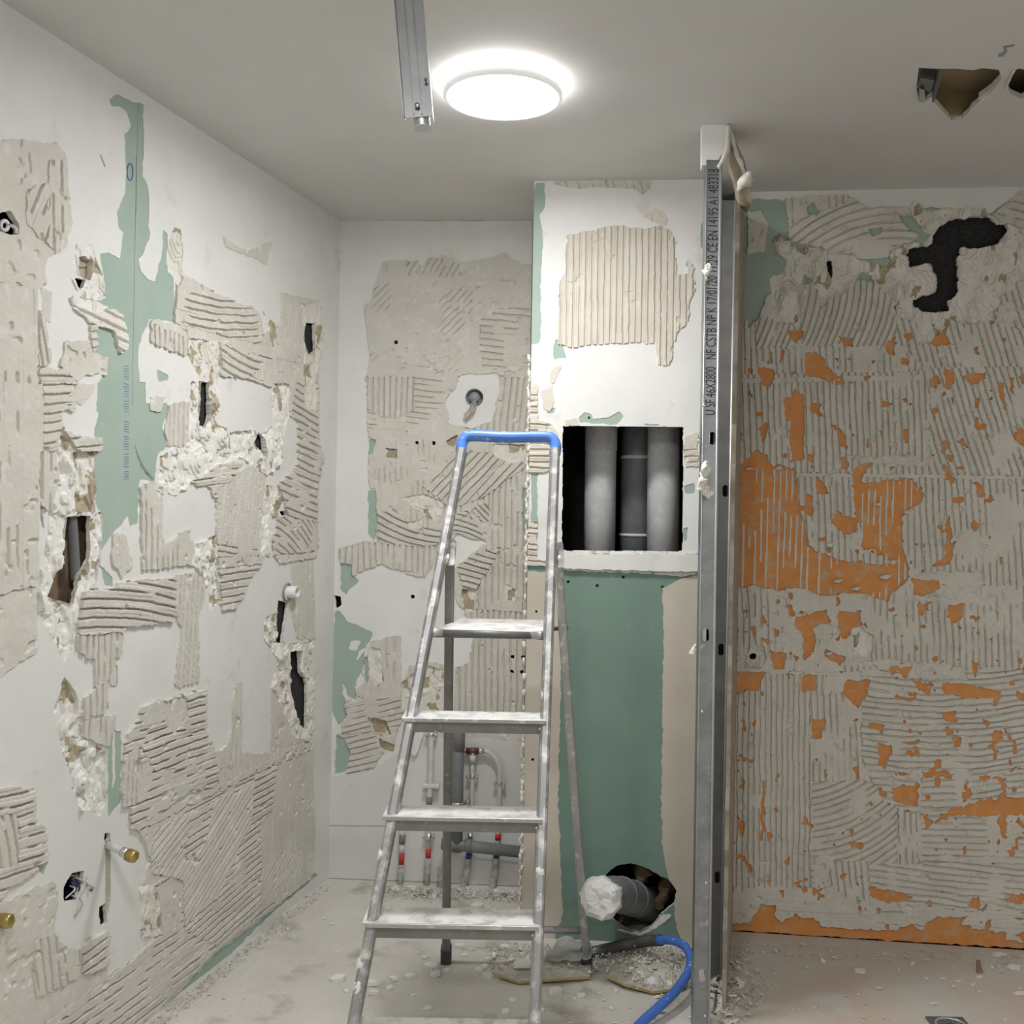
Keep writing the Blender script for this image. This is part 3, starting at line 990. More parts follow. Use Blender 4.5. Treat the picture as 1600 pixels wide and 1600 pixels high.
# left wall beyond the view
mb = MB()
p, q = Vector((*LNEAR, 0)), Vector((*LREAR, 0))
mb.add([q, p, p + Vector((0, 0, ZC)), q + Vector((0, 0, ZC))], [(0, 1, 2, 3)])
mb.build('plain_wall', 'paint', wall_left, fix=False)

# ------------------------------------------------------------------ back wall
wb = Wall('wall_back', CORNER, BRIGHT, 0, ZC, .0025, 'back wall of the alcove behind the ladder with grey tile adhesive', seed=211)
wb.stamp([(300, 0), (1100, 0), (1100, 1700), (300, 1700)], 'paint', wb.flat_h(.0016), 'paint_layer', warp=0, flat=True)


def adB(f, pts, a=None, b=None, m='adhesive', **k):
    if a is None:
        h = wb.slab_h(k.pop('h', .005))
    else:
        h = wb.ridge_h(P1(f, *a), P1(f, *b), **{q: v for q, v in k.items() if q not in ('warp',)})
    wb.stamp(f(*pts), m, h, warp=k.get('warp', .005))


adB(D, [(450, 340), (660, 335), (680, 380), (720, 310), (780, 325), (800, 305), (930, 345), (1060, 320), (1170, 290), (1280, 360), (1400, 340), (1400, 1000), (1150, 1000), (920, 1000), (850, 1000), (700, 960), (600, 960), (370, 990), (370, 850), (345, 600), (390, 560), (430, 400)], (600, 700), (800, 500), smear=.66, amp=.004, breaks=.4)
adB(D, [(600, 345), (660, 337), (680, 380), (720, 312), (780, 325), (900, 350), (930, 430), (600, 430)], (690, 440), (760, 320), amp=.004, smear=.25, breaks=.25)
adB(D, [(840, 500), (990, 510), (980, 660), (900, 640), (830, 560)], (850, 600), (940, 500), amp=.004, smear=.15, breaks=.2)
adB(D, [(1030, 690), (1150, 620), (1400, 600), (1400, 990), (1040, 970)], (1040, 740), (1330, 770), pitch=.025, amp=.005, smear=.28, breaks=.15)
adB(D, [(586, 350), (600, 350), (598, 960), (584, 960)], h=.0065)
adB(D, [(800, 440), (1400, 455), (1400, 490), (800, 480)], h=.0065)
adB(D, [(370, 1010), (900, 1010), (890, 1080), (830, 1150), (840, 1300), (960, 1330), (1100, 1300), (1100, 1230), (1150, 1140), (1150, 1020), (1400, 1020), (1400, 1600), (365, 1600), (370, 1500), (410, 1460), (400, 1390), (365, 1380), (355, 1200)], (600, 1150), (820, 1170), smear=.5, amp=.004, breaks=.3)
adB(D, [(355, 1018), (640, 1018), (640, 1230), (540, 1270), (440, 1260), (360, 1220)], (480, 1020), (476, 1240), pitch=.022, amp=.005, smear=.36, breaks=.12)
adB(D, [(1140, 1030), (1400, 1030), (1400, 1420), (940, 1400), (1100, 1250), (1130, 1140)], (1200, 1400), (1240, 1030), pitch=.024, amp=.005, smear=.2, breaks=.15)
adB(D, [(365, 968), (600, 950), (720, 975), (920, 995), (1400, 990), (1400, 1026), (920, 1024), (362, 1026)], h=.007)
adB(E_, [(365, 50), (440, -100), (1400, -100), (1400, 1570), (880, 1570), (880, 1310), (960, 1280), (1000, 1090), (890, 900), (870, 720), (1040, 580), (1070, 550), (900, 510), (870, 530), (760, 560), (700, 760), (660, 770), (580, 740), (560, 700), (440, 690), (270, 760), (200, 680), (190, 600), (340, 560), (410, 560), (415, 250), (370, 240)], (1000, 500), (996, 900), smear=.5, amp=.004, breaks=.3)
adB(E_, [(690, 230), (900, 0), (1300, 70), (1300, 110), (1100, 260), (960, 330), (850, 350)], (700, 230), (900, 20), pitch=.024, amp=.006, smear=.18, breaks=.2)
adB(E_, [(420, 380), (520, 370), (640, 480), (830, 470), (860, 540), (700, 590), (520, 590), (420, 530)], (430, 430), (640, 560), pitch=.024, amp=.006, smear=.15, breaks=.15, curve=-1.0)
adB(E_, [(860, 400), (960, 370), (1010, 460), (1060, 550), (900, 510), (860, 510)], (860, 440), (990, 450), pitch=.02, amp=.006, smear=.05, breaks=.1, curve=2.)
adB(E_, [(975, 370), (1060, 320), (1130, 420), (1040, 440)], (990, 370), (1060, 440), pitch=.018, amp=.006, smear=.05, breaks=.1)
adB(E_, [(1090, 270), (1400, 230), (1400, 980), (1000, 960), (1080, 560)], (1200, 300), (1195, 900), pitch=.024, amp=.005, smear=.25, breaks=.2)
adB(E_, [(190, 600), (340, 560), (780, 590), (740, 720), (700, 765), (580, 740), (440, 690), (270, 760), (205, 690)], (500, 580), (498, 740), pitch=.023, amp=.005, smear=.2, breaks=.15)
adB(E_, [(890, 720), (990, 630), (1150, 590), (1110, 690), (1030, 780), (1000, 860), (930, 840)], (940, 740), (1090, 780), pitch=.022, amp=.007, smear=.05, breaks=.12)
adB(E_, [(1000, 1100), (1400, 1100), (1400, 1590), (900, 1590), (900, 1320), (980, 1260)], (1120, 1120), (1115, 1560), pitch=.024, amp=.005, smear=.12, breaks=.12)
adB(E_, [(380, 1150), (560, 1110), (560, 1400), (610, 1300), (700, 1260), (820, 1290), (820, 1590), (230, 1590), (290, 1450), (350, 1380), (300, 1280), (390, 1200)], (450, 1180), (448, 1540), pitch=.03, amp=.004, smear=.46, breaks=.3)
adB(FF, [(160, -30), (520, -30), (480, 60), (430, 200), (380, 240), (330, 320), (190, 350), (220, 240), (180, 160)], (220, 300), (340, 270), pitch=.022, amp=.005, smear=.35, breaks=.2)
adB(FF, [(150, 148), (380, 148), (380, 160), (150, 160)], h=.007)
for f, p in ((E_, [(365, 250), (410, 250), (420, 500), (400, 550), (365, 520)]), (D, [(365, 1390), (410, 1400), (395, 1480), (365, 1490)]),
             (E_, [(205, 680), (265, 690), (270, 760), (310, 790), (230, 870), (200, 840)]),
             (E_, [(165, 960), (200, 970), (240, 1030), (390, 1100), (370, 1160), (310, 1210), (290, 1270), (350, 1200), (330, 1300), (290, 1400), (290, 1500), (250, 1480), (210, 1400), (230, 1560), (180, 1600), (145, 1500), (150, 1280)]),
             (FF, [(125, -5), (180, -5), (200, 60), (160, 110), (130, 60)]), (FF, [(145, 150), (180, 160), (215, 240), (200, 330), (140, 350)]),
             (E_, [(345, 1240), (370, 1240), (360, 1400), (345, 1390)]), (E_, [(1285, 230), (1300, 230), (1300, 500), (1280, 490)])):
    wb.bare(f(*p))
wb.stamp(E_((255, 1150), (315, 1150), (300, 1200), (255, 1205)), 'paint', wb.flat_h(.0016), 'paint_layer', warp=.004, flat=True)
# the round clean patches left by fixings, and the paint showing round the wall box
wb.stamp(D((920, 1005), (1145, 1005), (1140, 1130), (1100, 1290), (960, 1320), (850, 1290), (820, 1170), (900, 1080)), 'paint', wb.flat_h(.002), 'paint_layer', flat=True)
for f, p, lo, hi, t in ((E_, [(920, 840), (1000, 840), (990, 980), (930, 960)], -.006, .003, .45), (E_, [(560, 1400), (700, 1290), (820, 1320), (820, 1560), (560, 1560)], -.006, .006, .55),
                        (E_, [(600, 440), (690, 420), (690, 470), (600, 480)], -.002, .01, .8), (E_, [(690, 270), (830, 320), (780, 440), (690, 400), (560, 300)], -.004, .008, .62),
                        (FF, [(300, 60), (400, 80), (420, 150), (330, 140)], -.008, .002, .3), (FF, [(360, 170), (440, 200), (430, 240), (370, 220)], -.008, .002, .3),
                        (E_, [(350, 1180), (440, 1200), (460, 1380), (400, 1420), (370, 1300)], -.002, .009, .6), (D, [(470, 1450), (545, 1450), (540, 1510), (480, 1500)], -.008, .004, .6),
                        (D, [(1110, 1420), (1300, 1430), (1310, 1530), (1200, 1540), (1110, 1490)], -.003, .004, .66), (D, [(820, 1410), (900, 1370), (880, 1440), (830, 1440)], -.008, -.002, .2),
                        (E_, [(1170, 800), (1260, 850), (1240, 910), (1190, 900)], -.004, .007, .7)):
    wb.stamp(f(*p), ['gypsum', 'torn_paper'], wb.torn_h(lo, hi), 'torn_plaster', cut=True, mfn=wb.paper_m(t), wscale=.03)
wb.hole(D(*[(995 + 54 * math.cos(t), 1148 + 54 * math.sin(t)) for t in np.linspace(0, 2 * math.pi, 20)[:-1]]), .0005)
wb.hole(E_((165, 880), (200, 880), (210, 930), (170, 960)))
for f, x, y in ((D, 655, 1415), (D, 755, 1418), (E_, 628, 885), (E_, 1222, 1240), (E_, 1285, 1245), (E_, 1220, 1330), (E_, 1278, 1330), (D, 530, 820)):
    r_ = 11
    wb.hole(f((x - r_, y - r_), (x + r_, y - r_), (x + r_, y + r_), (x - r_, y + r_)), .001)
# white tiles left at the foot of the wall
for p in ([(105, 358), (190, 352), (330, 325), (440, 250), (520, 170), (540, 150), (700, 160), (700, 608), (104, 603)],
          [(702, 160), (1090, 185), (1085, 612), (702, 608)], [(104, 609), (700, 616), (700, 889), (100, 866)], [(702, 616), (1085, 622), (1080, 908), (702, 890)]):
    wb.stamp(FF(*p), 'tile_white', wb.flat_h(.007), 'wall_tile', warp=.0008, flat=True)
wb.stamp(FF((530, 120), (1090, 140), (1090, 182), (530, 165)), 'adhesive', wb.slab_h(.005))
wb.stamp(FF((60, 869), (1085, 911), (1085, 950), (60, 910)), 'gap_dark', wb.flat_h(-.006), 'floor_gap', warp=.001, cut=True)
wall_back = wb.finish()
slab(wb, D, 900, 1050, 1090, 1250, .05, 'box_grey')
slab(wb, E_, 120, 830, 260, 1000, .05, 'gap_dark')
slab(wb, D, 500, 1380, 900, 1450, .03, 'cavity_brown')
slab(wb, E_, 580, 850, 680, 920, .03, 'gap_dark')
slab(wb, E_, 1190, 1200, 1310, 1370, .03, 'gap_dark')
slab(wb, D, 480, 780, 580, 860, .02, 'cavity_brown')
MB().tube([wb.at(531 - .0175 * (y - 345), y, .004) for y in range(360, 1180, 60)], .0022, 6).jitter(.001, 20).build('corner_bead', 'paint', wall_back)

# ------------------------------------------------------------------ boxed-in shaft
wx = Wall('wall_shaft', BOXL, BOXR, 0, ZC, .0025, 'boxed-in pipe shaft wall with square opening above green moisture board', base='green_dark', seed=411)
wx.stamp([(700, 200), (1250, 200), (1250, 880), (700, 880)], 'paint', wx.flat_h(.0035), 'paint_layer', warp=0, flat=True)


def adX(f, pts, a=None, b=None, m='adhesive_beige', **k):
    if a is None:
        h = wx.slab_h(k.pop('h', .005))
    else:
        h = wx.ridge_h(P1(f, *a), P1(f, *b), **{q: v for q, v in k.items() if q not in ('warp',)})
    wx.stamp(f(*pts), m, h, warp=k.get('warp', .004))


GB = 'green_board'
for f, p in ((G, [(135, 420), (150, 400), (195, 405), (200, 480), (190, 560), (165, 600), (185, 700), (175, 900), (170, 1350), (100, 1370), (105, 900)]),
             (G, [(265, 1330), (300, 1370), (330, 1445), (250, 1450), (245, 1400)]), (G, [(1130, 640), (1160, 640), (1160, 780), (1120, 790)]),
             (HH, [(345, 210), (370, 175), (420, 190), (430, 220), (520, 210), (600, 170), (615, 210), (570, 255), (345, 245)]), (HH, [(750, 250), (840, 250), (840, 262), (750, 262)]),
             (HH, [(1000, 640), (1060, 620), (1060, 690), (1005, 680)]), (HH, [(990, 900), (1020, 900), (1010, 980), (995, 980)]), (HH, [(40, 560), (80, 560), (80, 860), (40, 860)]),
             (HH, [(140, 140), (190, 150), (180, 185), (140, 180)])):
    wx.stamp(f(*p), GB, wx.flat_h(.0015), 'green_board_face', warp=.003, flat=True)
adX(G, [(340, 715), (450, 690), (580, 670), (660, 660), (790, 680), (880, 660), (940, 680), (970, 750), (975, 950), (1045, 950), (1040, 860), (1080, 900), (1085, 1060), (1060, 1090), (1040, 1250), (980, 1290), (965, 1370), (940, 1490), (870, 1490), (850, 1360), (540, 1360), (370, 1385), (270, 1365), (275, 1150), (285, 990), (315, 950), (325, 720)], (500, 700), (493, 1350), pitch=.0205, amp=.0036, base=.004, smear=.22, breaks=.08, wob=.0015, m='adhesive_beige')
adX(G, [(245, 400), (380, 400), (560, 395), (740, 390), (830, 390), (830, 440), (770, 480), (730, 440), (600, 430), (440, 430), (390, 440), (250, 415)], (300, 410), (310, 440), amp=.0015, base=.0036, smear=.3, m='adhesive')
adX(G, [(780, 600), (860, 560), (900, 580), (930, 620), (920, 655), (860, 650)], h=.0055)
adX(G, [(220, 1540), (270, 1490), (290, 1500), (250, 1600), (225, 1590)], h=.006)
adX(HH, [(30, 0), (80, 0), (80, 230), (150, 240), (205, 300), (160, 540), (80, 560), (0, 560), (0, 0)], (40, 350), (150, 355), pitch=.02, amp=.006, smear=.2, breaks=.3)
adX(HH, [(100, 50), (175, 0), (185, 100), (160, 180), (120, 150)], h=.006)
adX(HH, [(0, 860), (80, 860), (80, 1090), (150, 1100), (140, 1140), (0, 1130)], (30, 950), (80, 955), pitch=.018, amp=.006, smear=.1, breaks=.3)
adX(HH, [(995, 340), (1080, 300), (1080, 510), (998, 520)], (1000, 400), (1060, 395), pitch=.02, amp=.004, smear=.3, breaks=.3)
adX(HH, [(260, 225), (330, 215), (340, 258), (255, 258)], h=.005)
# joint compound bands on the green lower board
wx.stamp([(700, 893), (876, 893), (879, 960), (872, 1250), (879, 1430), (868, 1465), (862, 1700), (700, 1700)], 'joint_compound', wx.flat_h(.0012), 'joint_band', warp=.004, flat=True)
wx.stamp([(1062, 905), (1120, 893), (1120, 1700), (1068, 1700), (1066, 1480), (1056, 1440), (1046, 1380), (1036, 1330), (1033, 1250), (1037, 1000), (1036, 920)], 'joint_compound', wx.flat_h(.0012), 'joint_band', warp=.004, flat=True)
wx.stamp(HH((150, 1060), (1100, 1062), (1100, 1176), (150, 1150)), 'paint', wx.flat_h(.016), 'opening_ledge', warp=.0008, flat=True)
wx.stamp(HH((150, 1046), (1100, 1046), (1100, 1062), (150, 1060)), 'gypsum', wx.torn_h(.002, .014), 'torn_plaster', warp=.003)
wx.stamp(HH((150, 1150), (1100, 1176), (1100, 1185), (980, 1205), (700, 1180), (150, 1160)), 'gypsum', wx.torn_h(.0, .007), 'torn_plaster', warp=.003)
wx.stamp(II((640, 940), (800, 965), (900, 905), (940, 845), (1010, 830), (1020, 850), (920, 930), (800, 985), (640, 950)), 'gypsum_white', wx.torn_h(-.002, .004), 'torn_plaster', warp=.003, cut=True)
wx.hole(HH((238, 262), (990, 268), (986, 1046), (232, 1040)), .0015)
wx.hole(II((560, 560), (640, 500), (730, 480), (830, 510), (920, 560), (1000, 590), (1055, 690), (1040, 760), (940, 840), (900, 905), (800, 962), (700, 940), (600, 860), (550, 780)), .003)
for x, y in ((920, 653), (974, 902), (888, 909), (933, 915), (1035, 917), (838, 875 + 80), (832, 1187), (829, 1436)):
    wx.hole([(x - 2.2, y - 2.2), (x + 2.2, y - 2.2), (x + 2.2, y + 2.2), (x - 2.2, y + 2.2)], .0005)
wall_shaft = wx.finish()
# inside of the shaft and its two outer sides
nb = wx.n
pL, pR = Vector((*BOXL, 0)), Vector((*BOXR, 0))
dp = -nb * .52
up = Vector((0, 0, ZC))
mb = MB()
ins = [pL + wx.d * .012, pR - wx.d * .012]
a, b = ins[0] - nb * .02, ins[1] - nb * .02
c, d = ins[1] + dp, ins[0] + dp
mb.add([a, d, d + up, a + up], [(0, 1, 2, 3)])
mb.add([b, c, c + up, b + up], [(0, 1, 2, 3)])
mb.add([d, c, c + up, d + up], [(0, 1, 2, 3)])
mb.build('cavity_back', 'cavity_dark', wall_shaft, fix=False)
mb = MB()
q = Vector((BRIGHT[0], BRIGHT[1] + .02, 0))
mb.add([pL, q, q + up, pL + up], [(0, 1, 2, 3)])
mb.build('side_face', 'joint_compound', wall_shaft, fix=False)
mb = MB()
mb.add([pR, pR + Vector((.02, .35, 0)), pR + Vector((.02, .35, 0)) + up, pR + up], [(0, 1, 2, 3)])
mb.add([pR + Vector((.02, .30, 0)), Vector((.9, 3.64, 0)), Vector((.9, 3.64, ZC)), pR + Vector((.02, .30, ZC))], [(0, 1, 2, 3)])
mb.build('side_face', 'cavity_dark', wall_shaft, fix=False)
# ragged gypsum bead down the outside corner of the shaft
mb = MB()
for i in range(120):
    y = 560 + i * 8.3
    if 1100 > y > 895 and i % 3:
        continue
    p = wx.at(836 - .0172 * (y - 283) - 4, y, .004)
    mb.tube([p + Vector((0, 0, -.012)), p + Vector((random.uniform(-.004, .004), 0, .012))], random.uniform(.003, .0065), 6)
mb.jitter(.003, 70, 2).build('corner_crumbs', 'gypsum', wall_shaft, kind='stuff')

# ------------------------------------------------------------------ right wall
wr = Wall('wall_right', RWL, RWR, 0, ZC, .0024, 'right wall of grey combed adhesive over orange membrane with torn plaster top', seed=611)
R_ALL = [(1000, -200), (1900, -200), (1900, 1700), (1000, 1700)]
wr.stamp(R_ALL, 'orange_membrane', wr.flat_h(.0008), 'orange_membrane', warp=0, flat=True)
wr.bare([(1000, 100), (1900, 100), (1900, 505), (1000, 520)], .006)
orange = [
    (K, [(60, 110), (380, 110), (400, 300), (440, 440), (450, 520), (520, 560), (640, 600), (700, 600), (830, 620), (980, 600), (980, 700), (900, 770), (860, 820), (800, 790), (670, 770), (500, 780), (400, 740), (320, 760), (200, 740), (60, 740)]),
    (K, [(690, 130), (750, 130), (740, 180), (830, 180), (1000, 160), (1070, 240), (1030, 300), (960, 340), (950, 480), (970, 600), (860, 600), (830, 540), (740, 540), (740, 440), (700, 380), (690, 200)]),
    (K, [(600, 330), (700, 380), (700, 440), (650, 480), (580, 400)]), (K, [(1200, 340), (1215, 560), (1200, 620), (1090, 630), (1170, 580), (1180, 400)]),
    (K, [(1320, 180), (1350, 170), (1390, 250), (1360, 270)]), (K, [(1310, 390), (1360, 400), (1340, 450), (1315, 430)]), (K, [(1190, 830), (1280, 830), (1270, 910), (1220, 935), (1190, 890)]),
    (K, [(1000, 700), (1140, 710), (1150, 760), (1010, 790)]), (K, [(380, 900), (540, 860), (570, 930), (480, 950), (490, 1080), (430, 1130), (420, 980), (385, 960)]),
    (K, [(610, 870), (730, 870), (740, 940), (680, 960), (660, 1020), (620, 1010)]), (K, [(250, 1080), (330, 1090), (330, 1170), (270, 1180)]), (K, [(60, 1190), (220, 1190), (180, 1280), (60, 1310)]),
    (K, [(140, 950), (170, 950), (160, 1010)]), (K, [(200, 1010), (245, 1010), (240, 1050)]), (K, [(420, 1210), (500, 1200), (490, 1290), (420, 1300)]),
    (K, [(650, 1230), (780, 1230), (750, 1340), (710, 1390), (680, 1350), (620, 1310)]), (K, [(900, 1160), (1000, 1170), (970, 1220)]), (K, [(980, 1230), (1110, 1270), (1100, 1320)]),
    (K, [(1160, 1250), (1300, 1260), (1480, 1290), (1470, 1320), (1270, 1330), (1180, 1310)]), (K, [(470, 1440), (540, 1440), (520, 1540), (480, 1550)]), (K, [(1560, 1300), (1610, 1300), (1610, 1350), (1570, 1340)]),
    (K, [(910, 1310), (1030, 1330), (1000, 1345), (910, 1330)]), (K, [(1160, 1410), (1230, 1400), (1240, 1450), (1170, 1450)]), (K, [(1370, 1440), (1420, 1450), (1400, 1490)]), (K, [(770, 1460), (860, 1460), (850, 1490), (780, 1490)]),
    (K, [(500, 160), (550, 200), (550, 240), (490, 250)]), (K, [(440, 240), (480, 260), (460, 320), (440, 300)]), (K, [(530, 1060), (650, 1110), (630, 1160), (540, 1110)]), (K, [(1320, 1130), (1360, 1150), (1340, 1220)]),
    (K, [(1110, 1185), (1130, 1185), (1120, 1215)]), (K, [(1460, 580), (1490, 590), (1475, 620)]), (K, [(370, 1100), (410, 1100), (390, 1140)]),
    (J, [(430, 930), (500, 925), (530, 980), (620, 1060), (560, 1080), (430, 1030)]), (J, [(600, 840), (680, 850), (685, 890), (650, 900)]), (J, [(860, 870), (910, 840), (915, 900), (900, 950), (870, 920)]),
    (J, [(960, 820), (1010, 815), (1010, 850), (970, 860)]), (J, [(1170, 795), (1215, 890), (1100, 890), (1110, 850)]), (J, [(330, 805), (435, 810), (430, 850), (380, 880)]), (J, [(240, 920), (255, 920), (255, 990), (240, 990)]),
    (J, [(305, 910), (320, 915), (320, 980), (305, 990)]), (J, [(185, 1010), (260, 1010), (265, 1060), (230, 1130), (200, 1080)]), (J, [(325, 1170), (420, 1130), (430, 1260), (430, 1490), (360, 1500), (355, 1290), (330, 1280)]),
    (J, [(460, 1190), (515, 1200), (515, 1270), (465, 1240)]), (J, [(570, 1300), (600, 1310), (650, 1370), (660, 1440), (610, 1410), (600, 1340)]), (J, [(180, 1330), (230, 1280), (235, 1360), (215, 1400)]), (J, [(80, 1540), (180, 1430), (260, 1520), (380, 1540)]),
    (J, [(1165, 1010), (1220, 1010), (1225, 1060), (1190, 1130)]), (J, [(1270, 1040), (1395, 1035), (1390, 1070), (1330, 1100), (1270, 1060)]), (J, [(1200, 1160), (1225, 1160), (1215, 1215)]), (J, [(1335, 1160), (1360, 1165), (1350, 1220), (1330, 1210)]),
    (J, [(1450, 1080), (1480, 1090), (1500, 1230), (1480, 1230)]), (J, [(1520, 1060), (1545, 1060), (1540, 1140), (1520, 1130)]), (J, [(1570, 1050), (1610, 1050), (1610, 1100), (1580, 1090)]), (J, [(1550, 1350), (1610, 1320), (1610, 1440), (1540, 1390)]),
    (J, [(1180, 1470), (1230, 1480), (1210, 1510)]), (J, [(620, 1480), (660, 1480), (650, 1550), (615, 1540)]), (J, [(720, 1520), (800, 1500), (760, 1560), (690, 1610), (700, 1540)]), (J, [(1480, 855), (1505, 850), (1500, 880)]), (J, [(1320, 900), (1350, 900), (1365, 950), (1340, 940)]),
    (J, [(590, 950), (610, 955), (605, 990)]), (J, [(655, 945), (675, 950), (670, 990)]), (J, [(740, 1050), (775, 1055), (750, 1080)]), (J, [(765, 1180), (785, 1190), (775, 1240)]), (J, [(830, 1340), (850, 1345), (845, 1385)]),
    (LL, [(470, 0), (540, 0), (500, 80), (470, 80)]), (LL, [(980, 90), (1050, 90), (1040, 110), (970, 105)]), (LL, [(1230, 70), (1265, 70), (1260, 100), (1230, 95)]), (LL, [(205, 310), (222, 310), (208, 630), (190, 625)]), (LL, [(690, 230), (715, 230), (715, 295), (700, 290)]),
    (LL, [(1050, 260), (1200, 260), (1190, 290), (1060, 285)]), (LL, [(890, 340), (1030, 320), (1040, 430), (980, 440), (900, 400)]), (LL, [(1260, 370), (1320, 350), (1310, 410), (1270, 420)]), (LL, [(1140, 490), (1280, 430), (1430, 400), (1620, 380), (1620, 490), (1250, 490), (1150, 495)]),
    (LL, [(780, 870), (900, 890), (1010, 910), (990, 935), (880, 950), (780, 930)]), (LL, [(820, 100), (900, 120), (890, 160), (860, 240), (830, 200)]), (LL, [(1010, 40), (1050, 50), (1040, 65)]),
    (LL, [(1010, 120), (1045, 130), (1040, 180), (1015, 170)]), (LL, [(1430, 290), (1500, 280), (1480, 310)]), (LL, [(1510, 235), (1560, 230), (1540, 255)]), (LL, [(460, 870), (520, 880), (490, 910)]), (LL, [(700, 850), (725, 850), (715, 875)]),
    (LL, [(60, 1120), (100, 1100), (200, 960), (275, 965), (270, 1020), (310, 1050), (400, 1030), (480, 1030), (530, 1090), (700, 1090), (930, 1110), (940, 1080), (1010, 1070), (1050, 1100), (1110, 1020), (1290, 1030), (1250, 1060), (1350, 1090), (1500, 1110), (1500, 1170), (1300, 1195), (900, 1180), (60, 1150)]),
    (LL, [(1540, 1030), (1620, 1030), (1620, 1045)]), (LL, [(1550, 1110), (1620, 1100), (1620, 1190)]), (LL, [(290, 880), (320, 880), (310, 920)]), (LL, [(1150, 880), (1200, 890), (1160, 905)]),
]
omask = np.zeros((wr.nz, wr.ns), bool)
for f, p in orange:
    r = wr.mask(f(*p), .007, .018)
    if r:
        i0, i1, j0, j1, m = r
        omask[i0:i1, j0:j1] |= m
# stray flecks where the adhesive came away
fl_ = fbm(wr.CS / .03, wr.CZ / .035, 5, 3) + .22 * (fbm(wr.CS / .35, wr.CZ / .25, 8, 2) - .5)
omask |= (fl_ > .752) & (wr.CZ < 1.95)
bigorange = np.zeros_like(omask)
for f, p in orange[:2]:
    i0, i1, j0, j1, m = wr.mask(f(*p), .007, .018)
    bigorange[i0:i1, j0:j1] |= m
keep = ~omask
# thin stripes of adhesive left standing on the membrane
qq = wr.CS + .010 * (fbm(wr.CS / .2, wr.CZ / .2, 3, 2) - .5)
ph = (qq / .0195) % 1.0
kk = np.floor(qq / .0195)
strip = (np.abs(ph - .5) < .15) & (vnoise(kk * 9.3, wr.CZ / .12, 77) > .42) & (vnoise(wr.CS / .2, wr.CZ / .15, 21) > .30)


def adR(pts, a, b, m='adhesive_grey', **k):
    wr.stamp(pts, m, wr.ridge_h(a, b, **{q: v for q, v in k.items() if q not in ('warp', 'only')}), warp=k.get('warp', .005), only=k.get('only', keep), wscale=.03)


vk = dict(pitch=.0205, amp=.0052, base=.0016)
adR([(1000, 500), (1900, 500), (1900, 1440), (1000, 1440)], (1300, 400), (1306, 590), smear=.5, breaks=.3, **vk)
adR([(1100, 500), (1900, 500), (1900, 585), (1100, 590)], (1300, 400), (1306, 590), smear=.34, breaks=.22, **vk)
adR([(1360, 430), (1900, 430), (1900, 600), (1480, 600), (1380, 520)], (1540, 430), (1590, 600), smear=.3, breaks=.2, **vk)
adR([(1100, 586), (1480, 580), (1480, 600), (1470, 745), (1100, 740)], (1300, 600), (1306, 740), smear=.34, breaks=.2, **vk)
adR([(1450, 575), (1900, 570), (1900, 760), (1450, 750)], (1510, 600), (1560, 760), smear=.3, breaks=.2, **vk)
adR([(1100, 736), (1460, 742), (1460, 925), (1100, 925)], (1300, 740), (1306, 920), smear=.36, breaks=.2, **vk)
adR([(1445, 742), (1900, 750), (1900, 925), (1440, 925)], (1520, 750), (1532, 920), smear=.38, breaks=.22, **vk)
adR([(1100, 915), (1900, 915), (1900, 1045), (1100, 1052)], (1300, 920), (1304, 1050), smear=.47, breaks=.3, **vk)
adR([(1100, 1048), (1290, 1050), (1275, 1240), (1272, 1390), (1100, 1390)], (1200, 1050), (1198, 1390), pitch=.0185, amp=.004, base=.0016, smear=.30, breaks=.08)
adR([(1265, 1085), (1352, 1085), (1352, 1230), (1340, 1400), (1265, 1400)], (1320, 1090), (1325, 1220), smear=.46, breaks=.2, **vk)
adR([(1268, 1220), (1400, 1220), (1400, 1370), (1268, 1380)], (1290, 1310), (1390, 1290), pitch=.022, amp=.005, base=.0016, smear=.42, breaks=.2, curve=-1.2)
adR([(1345, 1045), (1900, 1040), (1900, 1270), (1440, 1275), (1380, 1250), (1345, 1180)], (1360, 1110), (1560, 1140), pitch=.021, amp=.005, base=.0016, smear=.24, breaks=.15, curve=-.35, wob=.010)
adR([(1440, 1265), (1900, 1245), (1900, 1395), (1440, 1385)], (1450, 1300), (1600, 1305), pitch=.021, amp=.0045, base=.0016, smear=.46, breaks=.2)
adR([(1355, 1350), (1500, 1345), (1900, 1385), (1900, 1430), (1480, 1420), (1355, 1400)], (1370, 1365), (1580, 1392), pitch=.021, amp=.005, base=.0016, smear=.2, breaks=.15, wob=.006)
adR([(1295, 1345), (1358, 1345), (1358, 1425), (1295, 1425)], (1320, 1350), (1326, 1420), smear=.3, breaks=.2, **vk)
adR([(1100, 1385), (1300, 1385), (1350, 1420), (1900, 1425), (1900, 1465), (1600, 1470), (1200, 1440), (1100, 1440)], (1400, 1430), (1600, 1440), smear=.6, breaks=.3, **vk)
adR([(1180, 470), (1270, 440), (1400, 440), (1402, 540), (1180, 545)], (1330, 440), (1326, 540), smear=.25, breaks=.15, curve=1.0, **vk)
wr.stamp(R_ALL, 'adhesive_grey', wr.slab_h(.0022, .0008), 'adhesive_residue', warp=0, only=bigorange & omask & strip)
# joints of the missing tiles
for p in ([(1150, 592), (1440, 586), (1440, 594), (1150, 600)], [(1447, 560), (1452, 560), (1451, 730), (1446, 730)], [(1160, 738), (1600, 744), (1600, 749), (1160, 744)], [(1200, 1048), (1430, 1052), (1430, 1057), (1200, 1053)], [(1434, 1200), (1440, 1200), (1436, 1345), (1430, 1345)]):
    wr.stamp(p, 'adhesive_grey', wr.slab_h(.0075), warp=.002, only=keep)
